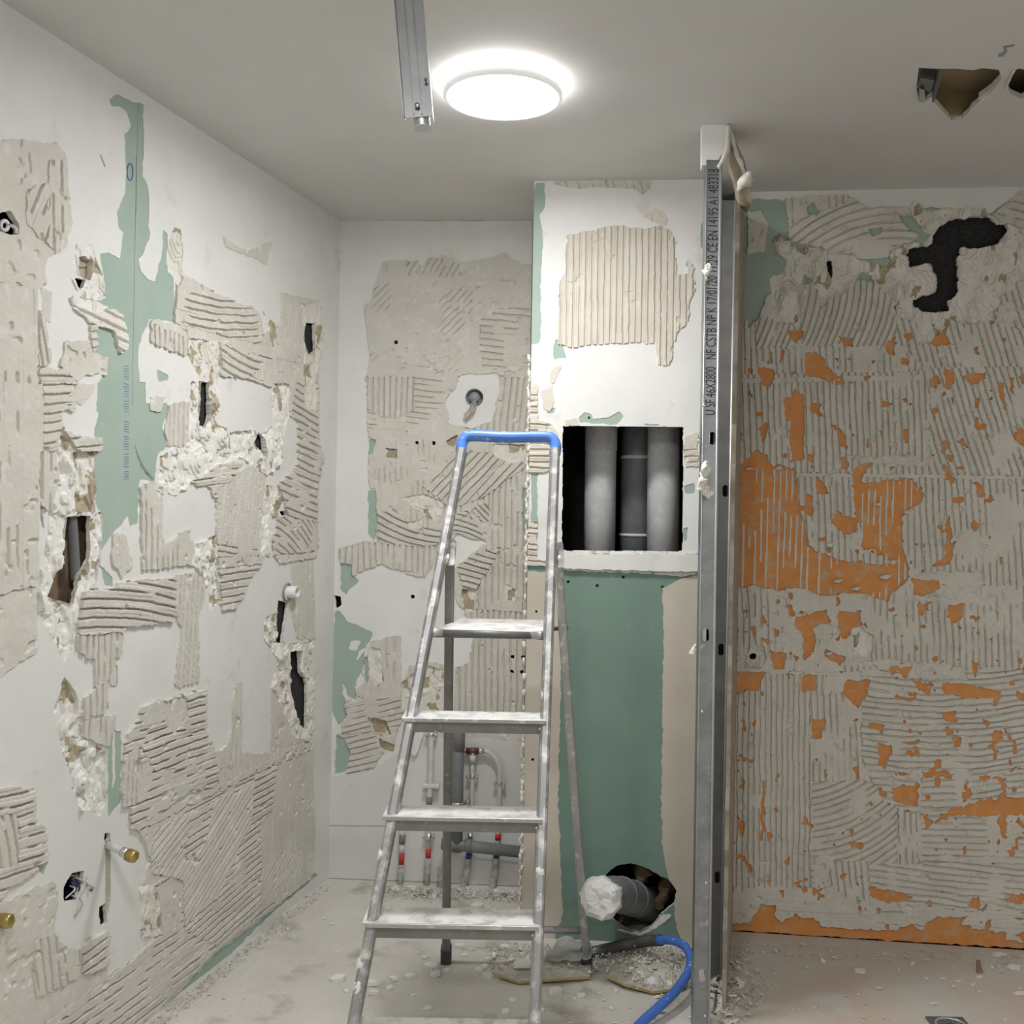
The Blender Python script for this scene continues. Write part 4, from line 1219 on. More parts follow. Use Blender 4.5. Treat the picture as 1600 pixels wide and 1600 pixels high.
# trowel crumbs
for f, p in ((K, [(980, 680), (1070, 660), (1380, 650), (1390, 720), (1290, 780), (1200, 800), (1000, 780)]), (K, [(780, 1120), (940, 1130), (1290, 1160), (1290, 1230), (1000, 1220), (800, 1150)]), (J, [(640, 1460), (800, 1480), (1000, 1470), (1080, 1520), (900, 1530), (690, 1500)]),
             (K, [(500, 880), (600, 960), (560, 1060), (470, 980)])):
    wr.stamp(f(*p), 'adhesive_grey', wr.torn_h(.001, .011), 'adhesive_crumbs', warp=.008, only=keep)
# upper zone: paint strip, arcs, bare green, torn plaster and the black insulation
wr.stamp([(1100, 200), (1900, 200), (1900, 300), (1588, 305), (1545, 335), (1425, 322), (1418, 330), (1350, 328), (1325, 310), (1230, 312), (1100, 312)], 'paint', wr.flat_h(.003), 'paint_layer', warp=.004, flat=True)
wr.stamp(J((330, 110), (660, 90), (760, 150), (980, 150), (1000, 190), (930, 200), (990, 280), (1040, 300), (880, 420), (700, 430), (520, 440), (480, 360), (350, 330)), 'adhesive_grey', wr.ridge_h(P1(J, 400, 300), P1(J, 900, 170), pitch=.027, amp=.005, smear=.2, breaks=.15, arc=P1(J, 900, 900)))
wr.stamp(J((325, 105), (660, 85), (660, 130), (440, 200), (350, 250)), 'adhesive_grey', wr.ridge_h(P1(J, 500, 90), P1(J, 505, 200), pitch=.024, amp=.004, smear=.2))
wr.stamp(J((1420, 190), (1480, 150), (1560, 80), (1650, 60), (1650, 420), (1560, 330)), 'adhesive_grey', wr.ridge_h(P1(J, 1430, 200), P1(J, 1590, 240), pitch=.026, amp=.005, smear=.25))
wr.stamp(J((130, 170), (200, 170), (240, 230), (215, 390), (130, 405)), 'adhesive_grey', wr.slab_h(.006))
wr.stamp(J((1470, 560), (1650, 540), (1650, 800), (1480, 790), (1450, 770)), 'adhesive_grey', wr.ridge_h(P1(J, 1500, 570), P1(J, 1570, 780), pitch=.0205, amp=.005, smear=.2))
for p in ([(130, 100), (330, 130), (330, 230), (350, 290), (310, 380), (260, 400), (240, 230), (200, 170), (140, 180)], [(130, 405), (215, 390), (300, 400), (300, 430), (240, 540), (220, 650), (190, 740), (130, 800)], [(445, 150), (480, 130), (510, 170), (500, 190), (445, 195)], [(760, 270), (840, 255), (835, 295), (790, 305)], [(930, 195), (990, 200), (1050, 240), (1040, 300), (990, 280)]):
    wr.bare(J(*p))
wr.stamp(J((265, 345), (310, 290), (380, 370), (510, 360), (560, 400), (620, 390), (690, 420), (780, 440), (860, 450), (890, 380), (980, 330), (1060, 350), (1080, 310), (1000, 180), (1000, 110), (1080, 160), (1300, 160), (1420, 190), (1560, 250), (1650, 350), (1650, 560), (1500, 560), (1470, 620), (1450, 770), (1260, 775), (1210, 740), (1190, 800), (1130, 830), (1090, 880), (1040, 880), (1030, 780), (920, 720), (870, 590), (740, 500), (640, 600), (520, 680), (490, 560), (430, 520), (420, 790), (330, 780), (250, 660), (250, 540), (320, 500), (350, 460), (280, 400)),
         ['gypsum', 'torn_paper'], wr.torn_h(-.010, .014), 'torn_plaster', warp=.010, cut=True, mfn=wr.paper_m(.69), wscale=.03)
wr.stamp(K((680, 960), (720, 950), (800, 1000), (790, 1130), (720, 1140), (690, 1080)), ['gypsum_white', 'torn_paper'], wr.torn_h(-.014, .006), 'torn_plaster', cut=True, mfn=wr.paper_m(.6))
wr.stamp(K((100, 1140), (150, 1040), (215, 1050), (235, 1120), (200, 1175), (120, 1170)), 'adhesive_grey', wr.torn_h(-.008, .012), 'torn_plaster', cut=True)
wr.hole(J((990, 370), (1060, 360), (1090, 350), (1140, 240), (1240, 205), (1380, 200), (1510, 250), (1505, 290), (1460, 350), (1370, 370), (1270, 365), (1240, 430), (1250, 590), (1200, 650), (1205, 700), (1100, 710), (1010, 680), (1020, 640), (1120, 610), (1140, 560), (1100, 450), (1050, 460), (1000, 470), (985, 430)), .008)
wr.hole(J((550, 435), (580, 440), (580, 540), (555, 490)))
wr.hole(K((135, 1105), (160, 1090), (180, 1105), (170, 1125), (140, 1125)))
wr.stamp([(1000, 1452), (1160, 1454), (1400, 1470), (1600, 1482), (1900, 1502), (1900, 1600), (1000, 1600)], 'gap_dark', wr.flat_h(-.012), 'floor_gap', warp=.003, cut=True)
wall_right = wr.finish()
slab(wr, J, 900, 120, 1600, 800, .026, 'insulation_black')
slab(wr, J, 500, 380, 640, 600, .026, 'insulation_black')
slab(wr, K, 90, 1050, 230, 1170, .05, 'gap_dark')
mb = MB()
a, b = Vector((*RWR, 0)), Vector((*REND, 0))
mb.add([a, b, b + up, a + up], [(0, 1, 2, 3)])
mb.build('plain_wall', 'adhesive_grey', wall_right, fix=False)
# crumbs stuck on the right wall
for x, y, r_ in ((1310, 908, .010), (1384, 902, .012), (1418, 801, .009), (1338, 920, .011), (1295, 1022, .007), (1297, 852, .010), (1372, 788, .008)):
    p = wr.at(x, y, .012)
    mb = MB()
    mb.tube([p - wr.d * r_ * 1.5, p, p + wr.d * r_ * 1.4 + Vector((0, 0, r_ * .6))], r_ * .7, 6, rfun=lambda t: .35 + math.sin(t * math.pi) * .8)
    mb.jitter(.005, 90, x).build('plaster_crumb', 'gypsum', wall_right)

# rest of the room behind the camera
mb = MB()
mb.add([(REND[0], REND[1], 0), (2.75, YREAR, 0), (2.75, YREAR, ZC), (REND[0], REND[1], ZC)], [(0, 1, 2, 3)])
mb.build('wall_side', 'paint', None, 'plain white side wall outside the photo', 'wall', kind='structure', fix=False)
mb = MB()
mb.add([(2.75, YREAR, 0), (LREAR[0] - .1, YREAR, 0), (LREAR[0] - .1, YREAR, ZC), (2.75, YREAR, ZC)], [(0, 1, 2, 3)])
mb.build('wall_rear', 'paint', None, 'plain white rear wall behind the camera', 'wall', kind='structure', fix=False)

# ------------------------------------------------------------------ cut partition: plasterboard sheet, stub under the ceiling
SN, SF = Vector((.624, 2.90, 0)), Vector((.762, 3.455, 0))      # near and far ends of the sheet in plan
sd_ = (SF - SN).normalized()
sn_ = Vector((sd_.y, -sd_.x, 0))
mb = MB()
NK = 40
for k in range(NK):
    def ring(t):
        z = 2.30 * t
        e = SN + sd_ * (.012 * math.sin(t * 47) + .009 * math.sin(t * 113 + 1) + .03 * t) + Vector((0, 0, z))
        f = SF + Vector((0, 0, z + .12 * t))
        return [e - sn_ * .006, e + sn_ * .006, f + sn_ * .006, f - sn_ * .006]
    a, b = ring(k / NK), ring((k + 1) / NK)
    mb.add(a + b, [(0, 1, 5, 4), (1, 2, 6, 5), (3, 0, 4, 7)] + ([(4, 5, 6, 7)] if k == NK - 1 else []), 0)
mat('sheet_edge', (.30, .265, .215), (.40, .36, .30), 20, .95, bump=.3, bscale=150)
part = mb.build('wall_partition', 'sheet_edge', None, 'remaining sheet of broken partition plasterboard behind the steel studs', 'wall', kind='structure')
mb = MB()
mb.bar(SN + Vector((-.03, -.02, .006)), SF + Vector((-.03, 0, .006)), sn_ * .003, Vector((0, 0, .006)))
mb.build('floor_track', 'steel_dark', part)
# plaster stub hanging from the ceiling
ps = [(1097, 193), (1140, 191), (1141, 232), (1128, 240), (1122, 250), (1108, 257), (1097, 258)]
loop = [at(x, y, 2.87) for x, y in ps]
loop[0].z = loop[1].z = ZC
MB().prism(loop, (0.004, .05, 0)).build('ceiling_stub', 'paint', part, 'white painted plaster stub under the ceiling')
mb = MB()
for seq, d0 in ((((1138, 195), (1136, 232), (1128, 250), (1122, 262)), 2.862), (((1140, 200), (1150, 238), (1160, 262), (1170, 292)), 2.90)):
    mb.tube([at(x, y, d0) for x, y in seq], .006, 7, smooth_path=6)
mb.jitter(.005, 50, 4).build('torn_edge', 'gypsum', part)
mb = MB()
fp = [(1141, 196), (1148, 222), (1162, 250), (1172, 285), (1174, 318), (1166, 312), (1158, 300), (1150, 268), (1143, 245)]
mb.prism([at(x, y, 2.90 + .002 * i) for i, (x, y) in enumerate(fp)], (0.012, .10, 0), 0, 0)
mb.jitter(.006, 30, 2).build('torn_flap', 'torn_paper', part, 'brown torn board paper hanging from the stub')
mb = MB()
mb.tube([at(1153, 297, 2.88), at(1160, 285, 2.87), at(1168, 278, 2.87), at(1174, 268, 2.88)], .012, 8, smooth_path=5, rfun=lambda t: .4 + math.sin(t * 3.1) * 1.0)
mb.jitter(.011, 60, 6).build('plaster_lump', 'gypsum', part)

# ------------------------------------------------------------------ steel studs


def oval(c, u, v, ru, rv, n=14):
    return [c + u * (ru * math.cos(2 * math.pi * k / n)) + v * ((rv - ru) * (1 if math.sin(2 * math.pi * k / n) > 0 else -1) + ru * math.sin(2 * math.pi * k / n)) for k in range(n)]


def stud(name, bot, top, w, label, slots, rz=0.0, depth=.036, m='galvanised'):
    ax = (top - bot).normalized()
    u = (Vector((math.cos(rz), math.sin(rz), 0)) - ax * ax.x).normalized()
    n = ax.cross(u).normalized()
    if n.y > 0:
        n = -n
    r = empty(name, bot, label, 'steel stud')
    mb = MB()
    loop = [bot - u * w / 2, bot + u * w / 2, top + u * w / 2, top - u * w / 2]
    mb.prism(loop, -n * .0008, holes=[oval(bot + ax * h + u * du, u, ax, .009, .018) for h, du in slots])
    mb.build('web', m, r)
    for sgn, nm in ((-1, 'flange'), (1, 'flange')):
        e0, e1 = bot + u * sgn * w / 2, top + u * sgn * w / 2
        mb = MB()
        mb.bar(e0 - n * depth / 2, e1 - n * depth / 2, u * .0005, n * depth / 2)
        mb.bar(e0 - n * depth - u * sgn * .003, e1 - n * depth - u * sgn * .003, u * .003, n * .0005)
        mb.build(nm, m, r)
    mb = MB()
    mb.tube([bot + u * w * .42 + n * .001, top + u * w * .42 + n * .001], .0032, 8)
    mb.build('rolled_rib', 'galvanised_light', r)  # paler metal paints in the light caught along the rib
    mb = MB()
    mb.tube([bot + u * w * .47 + n * .001, top + u * w * .47 + n * .001], .0022, 8)
    mb.tube([bot - u * w * .48 + n * .001, top - u * w * .48 + n * .001], .0016, 8)
    mb.build('edge_fold', 'galvanised_light', r)  # folds also in the paler metal, a painted highlight
    return r, u, ax, n


def line_z(a, b, z):
    return a + (b - a) * ((z - a.z) / (b.z - a.z))


a, b = at(1096, 1590, 2.80), at(1116, 264, 2.865)
s1, u, ax, n = stud('steel_stud', line_z(a, b, 0.0), line_z(a, b, 2.40), .044, 'nearer steel stud with black printed lettering, standing beside the shaft', [(.145, .0), (1.075, -.004), (1.62, .006)])


def screw(root, p, n, r=.0045, m='chrome', tail=.012):
    MB().lathe(p, n, [(0, .004), (r, .0035), (r * 1.1, .0015), (r * .5, 0), (r * .35, -tail)], 10).build('screw', m, root)


for x, y in ((1097, 1112), (1103, 1377), (1101, 1581), (1100, 632), (1092, 688)):
    d_ = ray(x, y)
    q = line_z(s1.location, line_z(a, b, 2.4), HC + d_.z * 2.82)
    screw(s1, q + u * (((x - 1116 + .0151 * (y - 264)) / 1600) * 2.83) + n * .001, n)
tc = bpy.data.curves.new('stencil', 'FONT')
tc.body = 'U SF 46X2800   NF CSTB NP K 17/01/20 11:29 CE EN 14195 A1 483318'
tc.size = 1.0
to = bpy.data.objects.new('stencil', tc)
COL.objects.link(to)
bpy.context.view_layer.update()
tm = bpy.data.meshes.new_from_object(to.evaluated_get(bpy.context.evaluated_depsgraph_get()))
bpy.data.objects.remove(to)
co = np.array([v.co[:] for v in tm.vertices])
lo, hi = co.min(0), co.max(0)
zb = HC + ray(1106, 648).z * 2.84
zt = HC + ray(1114, 263).z * 2.86
o0 = line_z(a, b, zb) + u * .0125 + n * .0006
o1 = line_z(a, b, zt)
ln = (o1 - line_z(a, b, zb)).length
vs = [o0 + ax * ((c[0] - lo[0]) / (hi[0] - lo[0]) * ln) - u * ((c[1] - lo[1]) / (hi[1] - lo[1]) * .028) for c in co]
polys = sorted((tuple(p.vertices) for p in tm.polygons), key=lambda p: min(co[i][0] for i in p))
words, xr_ = [], -9
for p in polys:
    if min(co[i][0] for i in p) > xr_ + .19:
        words.append([])
    words[-1].append(p)
    xr_ = max(xr_, max(co[i][0] for i in p))
for wd in words:
    ids = sorted({i for p in wd for i in p})
    mp = {k: j for j, k in enumerate(ids)}
    MB().add([vs[i] for i in ids], [tuple(mp[i] for i in p) for p in wd]).build('printed_word', 'ink', s1, fix=False)
# plaster caked on the stud
for x, y, r_, mm in ((1102, 735, .020, 'gypsum_white'), (1099, 756, .018, 'gypsum'), (1104, 768, .014, 'gypsum_white'), (1104, 425, .013, 'gypsum'), (1106, 418, .009, 'brass'), (1083, 1018, .012, 'gypsum')):
    p = at(x, y, 2.805)
    mb = MB()
    mb.tube([p + Vector((0, .004, -r_ * 1.3)), p, p + Vector((0, .004, r_ * 1.3))], r_ * .8, 9, smooth_path=4, rfun=lambda t: .25 + math.sin(t * math.pi) * .85)
    mb.jitter(r_ * .8, 60, x).jitter(r_ * .35, 170, y)
    mb.sm = [False] * len(mb.sm)
    mb.build('plaster_lump', 'gypsum' if mm == 'brass' else mm, s1)

a2, b2 = at(1116, 1528, 3.10), at(1139, 310, 3.10)
s2, u2, ax2, n2 = stud('steel_stud', line_z(a2, b2, .0), line_z(a2, b2, 2.36), .046, 'farther steel stud set back in the dark gap before the orange wall', [(.31, .004), (1.0, .002), (1.48, .006)], m='galvanised_dull')
for x, y in ((1128, 1008), (1128, 1186), (1124, 1352), (1137, 572)):
    d_ = ray(x, y)
    q = line_z(a2, b2, HC + d_.z * 3.1)
    MB().tube([q + u2 * .020, q + u2 * .036 - n2 * .004], .0022, 7).build('screw', 'chrome', s2)

# ------------------------------------------------------------------ stepladder
RY0, RY1 = 2.19, 2.785            # depth of the front rails at floor and at the hoop


def ry(z):
    return RY0 + (RY1 - RY0) * z / 1.60


def solve(x, y):
    """point of the inclined ladder front plane seen at a photo position"""
    d = ray(x, y)
    k = (RY1 - RY0) / 1.60
    t = (RY0 + k * HC) / (1 - k * d.z)
    return d * t + Vector((0, 0, HC))


Lb, Lt = solve(556, 1580), solve(722, 705)
Rb, Rt = solve(836, 1580), solve(867, 705)
Lf, Rf = line_z(Lb, Lt, 0.012), line_z(Rb, Rt, 0.012)
lad = empty('step_ladder', ((Lf.x + Rf.x) / 2, 2.7, 0), 'paint-splashed aluminium step ladder with blue top hoop', 'ladder')
fdir = Vector((0, RY1 - RY0, 1.60)).normalized()
fn = Vector((0, fdir.z, -fdir.y))
for p, q in ((Lf, Lt), (Rf, Rt)):
    axr = (q - p).normalized()
    uu = (Vector((1, 0, 0)) - axr * axr.x).normalized()
    vv = axr.cross(uu)
    mb = MB()
    mb.bar(p, q, uu * .0135, vv * .026, rnd=.55)
    mb.build('front_rail', 'alu_splashed', lad)
    mb = MB()
    mb.bar(p - axr * .012, p + axr * .05, uu * .0165, vv * .029, rnd=.4)
    mb.build('foot', 'rubber', lad)
# hoop
hp = [Lt - (Lt - Lf).normalized() * .01, solve(721, 697), solve(725, 686), solve(738, 681), solve(790, 683), solve(850, 682.5), solve(863, 686), solve(868, 696), Rt - (Rt - Rf).normalized() * .01]
mb = MB()
mb.tube(hp, .0155, 14, smooth_path=6)
mb.build('hoop', 'blue_plastic', lad)


def step(yl, xl, xr, yr, tread=.098, lip=.030):
    pl, pr = solve(xl, yl), solve(xr, yr)
    z = (pl.z + pr.z) / 2
    dep = Vector((0, tread, 0))
    mb = MB()
    k_ = (pl.y - .034) / pl.y
    z = HC + (z - HC) * k_
    f0, f1 = Vector((pl.x * k_, pl.y - .034, z)), Vector((pr.x * k_, pr.y - .034, z))
    mb.hexa([f0 - Vector((0, 0, .006)), f1 - Vector((0, 0, .006)), f1 + dep - Vector((0, 0, .006)), f0 + dep - Vector((0, 0, .006)), f0, f1, f1 + dep, f0 + dep])
    st = mb.build('step', 'tread', lad)
    mb = MB()
    i0, i1 = f0 + Vector((.012, .008, -.006)), f1 + Vector((-.006, .008, -.006))
    mb.hexa([i0 - Vector((0, 0, lip)), i1 - Vector((0, 0, lip)), i1 - Vector((0, -.003, lip)), i0 - Vector((0, -.003, lip)), i0, i1, i1 + Vector((0, .003, 0)), i0 + Vector((0, .003, 0))])
    mb.hexa([i0 + Vector((0, .065, -lip)), i1 + Vector((0, .065, -lip)), i1 + Vector((0, .068, -lip)), i0 + Vector((0, .068, -lip)), i0 + Vector((0, .065, 0)), i1 + Vector((0, .065, 0)), i1 + Vector((0, .068, 0)), i0 + Vector((0, .068, 0))])
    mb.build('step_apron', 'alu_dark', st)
    mb = MB()
    mb.bar(f0 + Vector((0, -.001, -.004)), f1 + Vector((0, -.001, -.004)), Vector((0, .003, 0)), Vector((0, 0, .005)), rnd=.4)
    mb.build('step_nosing', 'alu', st)
    for e, sg in ((i0, 1), (i1, -1)):
        c = e + Vector((sg * .008, -.002, -lip * .55))
        screw(st, c, Vector((0, -1, 0)), .004, 'alu')
    return st


step(1121, 628, 853, 1126)
step(1274, 598, 848, 1281)
step(1441, 566, 842, 1449)
step(1622, 532, 837, 1628)
# platform
pz = 1.10
pf0, pf1 = at(674, 982, 2.63), at(848, 990, 2.63)
pk0, pk1 = at(722, 957, 2.93), at(858, 958, 2.93)
zf = (pf0.z + pf1.z) / 2
zk = zf
pk0 = on_z(722, 957, zf) if False else Vector((pk0.x, 2.93, zk))
pk1 = Vector((pk1.x, 2.93, zk))
pf0, pf1 = Vector((pf0.x, 2.63, zf)), Vector((pf1.x, 2.63, zf))
dz = Vector((0, 0, -.007))
mb = MB()
mb.hexa([pf0 + dz, pf1 + dz, pk1 + dz, pk0 + dz, pf0, pf1, pk1, pk0])
pltf = mb.build('platform', 'tread', lad)
mb = MB()
mb.bar(pf0 + Vector((-.002, .006, -.012)), pf1 + Vector((.004, .006, -.012)), Vector((0, .008, 0)), Vector((0, 0, .007)), rnd=.3)
mb.bar(pf0 + Vector((.02, .05, -.012)), pk0 + Vector((.02, 0, -.012)), Vector((.004, 0, 0)), Vector((0, 0, .006)))
mb.bar(pf1 + Vector((-.02, .05, -.012)), pk1 + Vector((-.02, 0, -.012)), Vector((.004, 0, 0)), Vector((0, 0, .006)))
mb.build('platform_edge', 'alu_dark', pltf)
mb = MB()
e0, e1 = solve(669, 988), solve(853, 993)
mb.tube([e0, e1], .0085, 12)
mb.build('platform_tube', 'steel_dark', pltf)
for p, sg in ((e0, 1), (e1, -1)):
    mb = MB()
    mb.lathe(p + Vector((sg * .008, 0, 0)), (sg, 0, 0), [(0, 0), (.012, 0), (.012, .012), (.010, .014), (.010, .030), (0, .030)], 14)
    mb.build('platform_bush', 'alu', pltf)
mb = MB()
mb.tube([pk1 + Vector((-.02, -.10, -.015)), pk1 + Vector((.05, -.03, -.02))], .006, 10)
mb.build('platform_pin', 'steel_dark', pltf)
# rear legs
gl, gr = on_z(697, 1503, 0.0), on_z(917, 1509, 0.0)
tl, tr = at(703, 862, 2.765), at(871, 866, 2.765)
for g, t in ((gl, tl), (gr, tr)):
    axr = (t - g).normalized()
    uu = (Vector((1, 0, 0)) - axr * axr.x).normalized()
    vv = axr.cross(uu)
    mb = MB()
    mb.bar(g + axr * .015, t, uu * .0125, vv * .018, rnd=.4)
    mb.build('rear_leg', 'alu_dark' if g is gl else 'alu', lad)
    mb = MB()
    mb.bar(g, g + axr * .055, uu * .0165, vv * .022, rnd=.45)
    mb.build('foot', 'rubber', lad)
    # hinge bracket
    mb = MB()
    mb.bar(t + Vector((0, -.05, -.012)), t + Vector((0, .012, .010)), uu * .016, Vector((0, .005, .022)), rnd=.3)
    mb.build('hinge', 'alu_splashed', lad)
# rear cross bar
mb = MB()
zc_ = .12
mb.tube([line_z(gl, tl, zc_) + Vector((0, .012, 0)), line_z(gr, tr, zc_) + Vector((0, .012, 0))], .011, 10)
mb.build('cross_bar', 'alu', lad)
# plaster smears on the rails
for x, y, l_, r_ in ((844, 1352, .055, .012), (842, 1388, .05, .011), (843, 1410, .03, .010), (848, 1080, .03, .008), (846, 1204, .025, .008), (597, 1326, .022, .010), (568, 1495, .05, .013), (562, 1530, .05, .012), (700, 868, .02, .008), (873, 868, .018, .007)):
    p = solve(x, y) + fn * -.0
    p = p + Vector((0, -.021, -.006))
    r_ *= .8
    mb = MB()
    rl = (Rt - Rf).normalized() if x > 750 else (Lt - Lf).normalized()
    mb.tube([p - rl * l_ * .6, p, p + rl * l_ * .6], r_, 9, smooth_path=5, rfun=lambda t: .3 + .7 * math.sin(t * math.pi))
    mb.jitter(r_ * .6, 70, x + y).jitter(r_ * .3, 180, x).build('plaster_smear', 'gypsum_white', lad)

# ------------------------------------------------------------------ ceiling lamp and two added fill lamps


def lamp(name, c, label, m, rim):
    r = empty(name, c, label, 'ceiling lamp')
    c = Vector(c)
    dn = Vector((0, 0, -1))
    R_ = .152
    MB().lathe(c, dn, [(0, 0), (R_ - .035, 0), (R_ - .035, .014)], 48).build('base', 'plastic_white', r)
    MB().lathe(c, dn, [(R_ - .034, .002), (R_ - .030, .013)], 48).build('back_light', rim, r, fix=False)
    MB().lathe(c, dn, [(R_ - .028, .014), (R_ - .006, .014), (R_, .020), (R_, .034), (R_ - .003, .038), (R_ - .009, .038), (R_ - .011, .036)], 64).build('frame', 'fixture_frame', r, fix=False)
    MB().lathe(c, dn, [(R_ - .0105, .0365), (R_ - .05, .0375), (0, .038)], 64).build('diffuser', m, r, fix=False)
    return r


LC = on_z(786, 131, ZC)
lamp('ceiling_lamp', (LC.x, LC.y, ZC), 'round white flush ceiling lamp glowing beside the hanging steel profile', 'diffuser', 'glow_rim')
lamp('ceiling_lamp', (-.20, .62, ZC), 'added unseen round fill lamp, over the floor in front of the camera', 'diffuser_rear_fill', 'glow_rim')  # added out of view to brighten the right wall and floor
lamp('ceiling_lamp', (1.25, -.25, ZC), 'second added unseen round fill lamp, behind the camera at right', 'diffuser_third_fill', 'glow_rim')  # another added lamp, lifting the right wall, floor and ceiling

# ------------------------------------------------------------------ steel profile hanging from the ceiling with a conduit
hd = 1.72
pb, pt_ = at(655, 190, hd), at(639, 0, hd + .02)
top = line_z(pb, pt_, ZC)
hr = empty('hanging_profile', top, 'short galvanised steel profile hanging down from the ceiling near lamp', 'steel profile')
ax = (pb - top).normalized()
u = (Vector((1, 0, 0)) - ax * ax.x).normalized()
n = ax.cross(u).normalized()
if n.y > 0:
    n = -n
mb = MB()
w_ = .048
mb.bar(top - n * .0, pb - ax * .008, u * w_ / 2, n * .0006)
mb.build('web', 'galvanised_dull', hr)
for sg, ex in ((-1, -.004), (1, .004)):
    mb = MB()
    e0, e1 = top + u * sg * w_ / 2, pb + ax * ex + u * sg * w_ / 2
    mb.bar(e0 + n * .009, e1 + n * .009, u * .0006, n * .009)
    mb.build('flange', 'galvanised_dull', hr)
mb = MB()
mb.bar(top + u * .006 + n * .001, pb - ax * .012 + u * .006 + n * .001, u * .0012, n * .002)
mb.bar(top - u * .008 + n * .001, pb - ax * .012 - u * .008 + n * .001, u * .0010, n * .0015)
mb.build('stiffening_rib', 'steel_dark', hr)
screw(hr, at(652, 165, hd - .004), n, .004)
screw(hr, at(665, 125, hd - .004), n, .0025, 'steel_dark')
cd = MB()
q0, q1 = pb + u * .004 - n * .014 + ax * .006, top + u * .004 - n * .014
k = 26
cd.tube([q0 + (q1 - q0) * (i / k / 4) for i in range(k + 1)], .0135, 14, rfun=lambda t: 1.0 + .07 * math.cos(t * k * math.pi))
cd.tube([q0 + (q1 - q0) * .25, q1], .0132, 12)
cdo = cd.build('flexible_conduit', 'galvanised_light', None, 'short flexible conduit end poking out of the hanging steel profile', 'conduit')

# bracket inside the ceiling hole
br = empty('metal_bracket', on_z(1442, 128, ZC + .01), 'bent galvanised bracket at the left edge of the ceiling hole', 'bracket')
pc = on_z(1446, 126, ZC - .004)
MB().prism([on_z(x, y, ZC - .004) for x, y in CH((370, 470), (540, 500), (490, 640), (330, 590))], (0, 0, .003)).build('plate', 'galvanised', br)
MB().prism([on_z(x, y, ZC + .020) for x, y in CH((380, 360), (580, 370), (545, 500), (370, 470))], (0, 0, .003)).build('plate', 'galvanised', br)
MB().prism([on_z(x, y, ZC - .014) for x, y in CH((352, 600), (415, 620), (425, 740), (410, 765), (355, 762))], (0, 0, .003)).build('tab', 'galvanised_light', br)
e = [on_z(x, y, ZC - .004) for x, y in CH((600, 380), (520, 660))]
MB().bar(e[0], e[1], Vector((.003, 0, 0)), Vector((0, 0, .022))).build('side', 'steel_dark', br)

# ------------------------------------------------------------------ pipes in the shaft opening


def vtube(w, x0, y0, x1, y1, h, r, m, name, label, cat='pipe', seg=20, extra=None, group=None):
    a, b = w.at(x0, y0, h), w.at(x1, y1, h)
    dirv = (b - a).normalized()
    root = empty(name, b, label, cat, group)
    MB().tube([a, b], r, seg).build('tube', m, root)
    if extra:
        for t, rr, ln, mm, nm in extra:
            c = a + (b - a) * t
            MB().lathe(c - dirv * ln / 2, dirv, [(r * .95, 0), (rr, 0), (rr, ln), (r * .95, ln)], seg).build(nm, mm, root)
    return root


vtube(wx, 943, 440, 934, 990, -.215, .055, 'pvc_light', 'shaft_pipe', 'leftmost grey vertical pipe seen inside the shaft opening', extra=[(.40, .0565, .20, 'pvc_light', 'sleeve')])
vtube(wx, 1001, 440, 991, 990, -.30, .058, 'pvc_grey', 'shaft_pipe', 'darker pipe set back between two pipes in the shaft opening', extra=[(.50, .061, .012, 'pvc_light', 'clamp_ring'), (.72, .061, .010, 'pvc_light', 'clamp_ring')])
vtube(wx, 1040, 440, 1034, 990, -.205, .056, 'pvc_light', 'shaft_pipe', 'rightmost dusty grey vertical pipe inside the shaft opening')

# waste elbow with its bag cover in the lower hole
we = empty('waste_pipe', at(985, 1450, 3.40), 'dark grey waste elbow sticking out of the ragged hole in green board', 'pipe')
pth = [at(1018, 1420, 3.62), at(1005, 1412, 3.48), at(985, 1402, 3.34), at(962, 1397, 3.22), at(946, 1400, 3.12), at(938, 1404, 3.06)]
MB().tube(pth, .0545, 24, smooth_path=8).build('elbow', 'pvc_grey', we)
sp = catmull([Vector(p) for p in pth], 8)
for i, rr in ((15, .058), (21, .0575), (36, .060)):
    t = (sp[i + 1] - sp[i - 1]).normalized()
    MB().lathe(sp[i] - t * .007, t, [(.054, 0), (rr, .002), (rr, .012), (.054, .014)], 24).build('seal_ring', 'pvc_grey', we)
for x, y, d_, r_ in ((1045, 1375, 3.46, .03), (1035, 1400, 3.43, .022), (1005, 1362, 3.47, .03), (965, 1445, 3.45, .02)):
    p = at(x, y, d_)
    mb = MB()
    mb.tube([p + Vector((-.02, 0, -.04)), p, p + Vector((.015, .01, .04))], r_, 9, smooth_path=5, rfun=lambda t: .5 + .5 * math.sin(t * math.pi))
    mb.jitter(.02, 35, x).build('broken_board', 'cavity_brown', wall_shaft)
# crumpled bag over the end
bg = MB()
c = sp[-1]
t = (sp[-1] - sp[-4]).normalized()
u_ = t.orthogonal().normalized()
w2 = t.cross(u_)
vs, fs = [], []
NR, NS = 9, 26
for i in range(NR):
    f_ = i / (NR - 1)
    for k in range(NS):
        a_ = 2 * math.pi * k / NS
        if f_ < .35:
            rr, hh = .061 + .004 * math.sin(a_ * 7), -.035 + f_ * .10
        else:
            g_ = (f_ - .35) / .65
            rr, hh = .062 * (1 - g_ ** 1.6), .004 + .022 * math.sin(g_ * 2.2)
        p = c + t * hh + (u_ * math.cos(a_) + w2 * math.sin(a_)) * rr
        p += mnoise.noise_vector(p * 38) * .010 + mnoise.noise_vector(p * 90) * .005
        vs.append(p)
for i in range(NR - 1):
    for k in range(NS):
        fs.append((i * NS + k, i * NS + (k + 1) % NS, (i + 1) * NS + (k + 1) % NS, (i + 1) * NS + k))
bg.add(vs, fs)
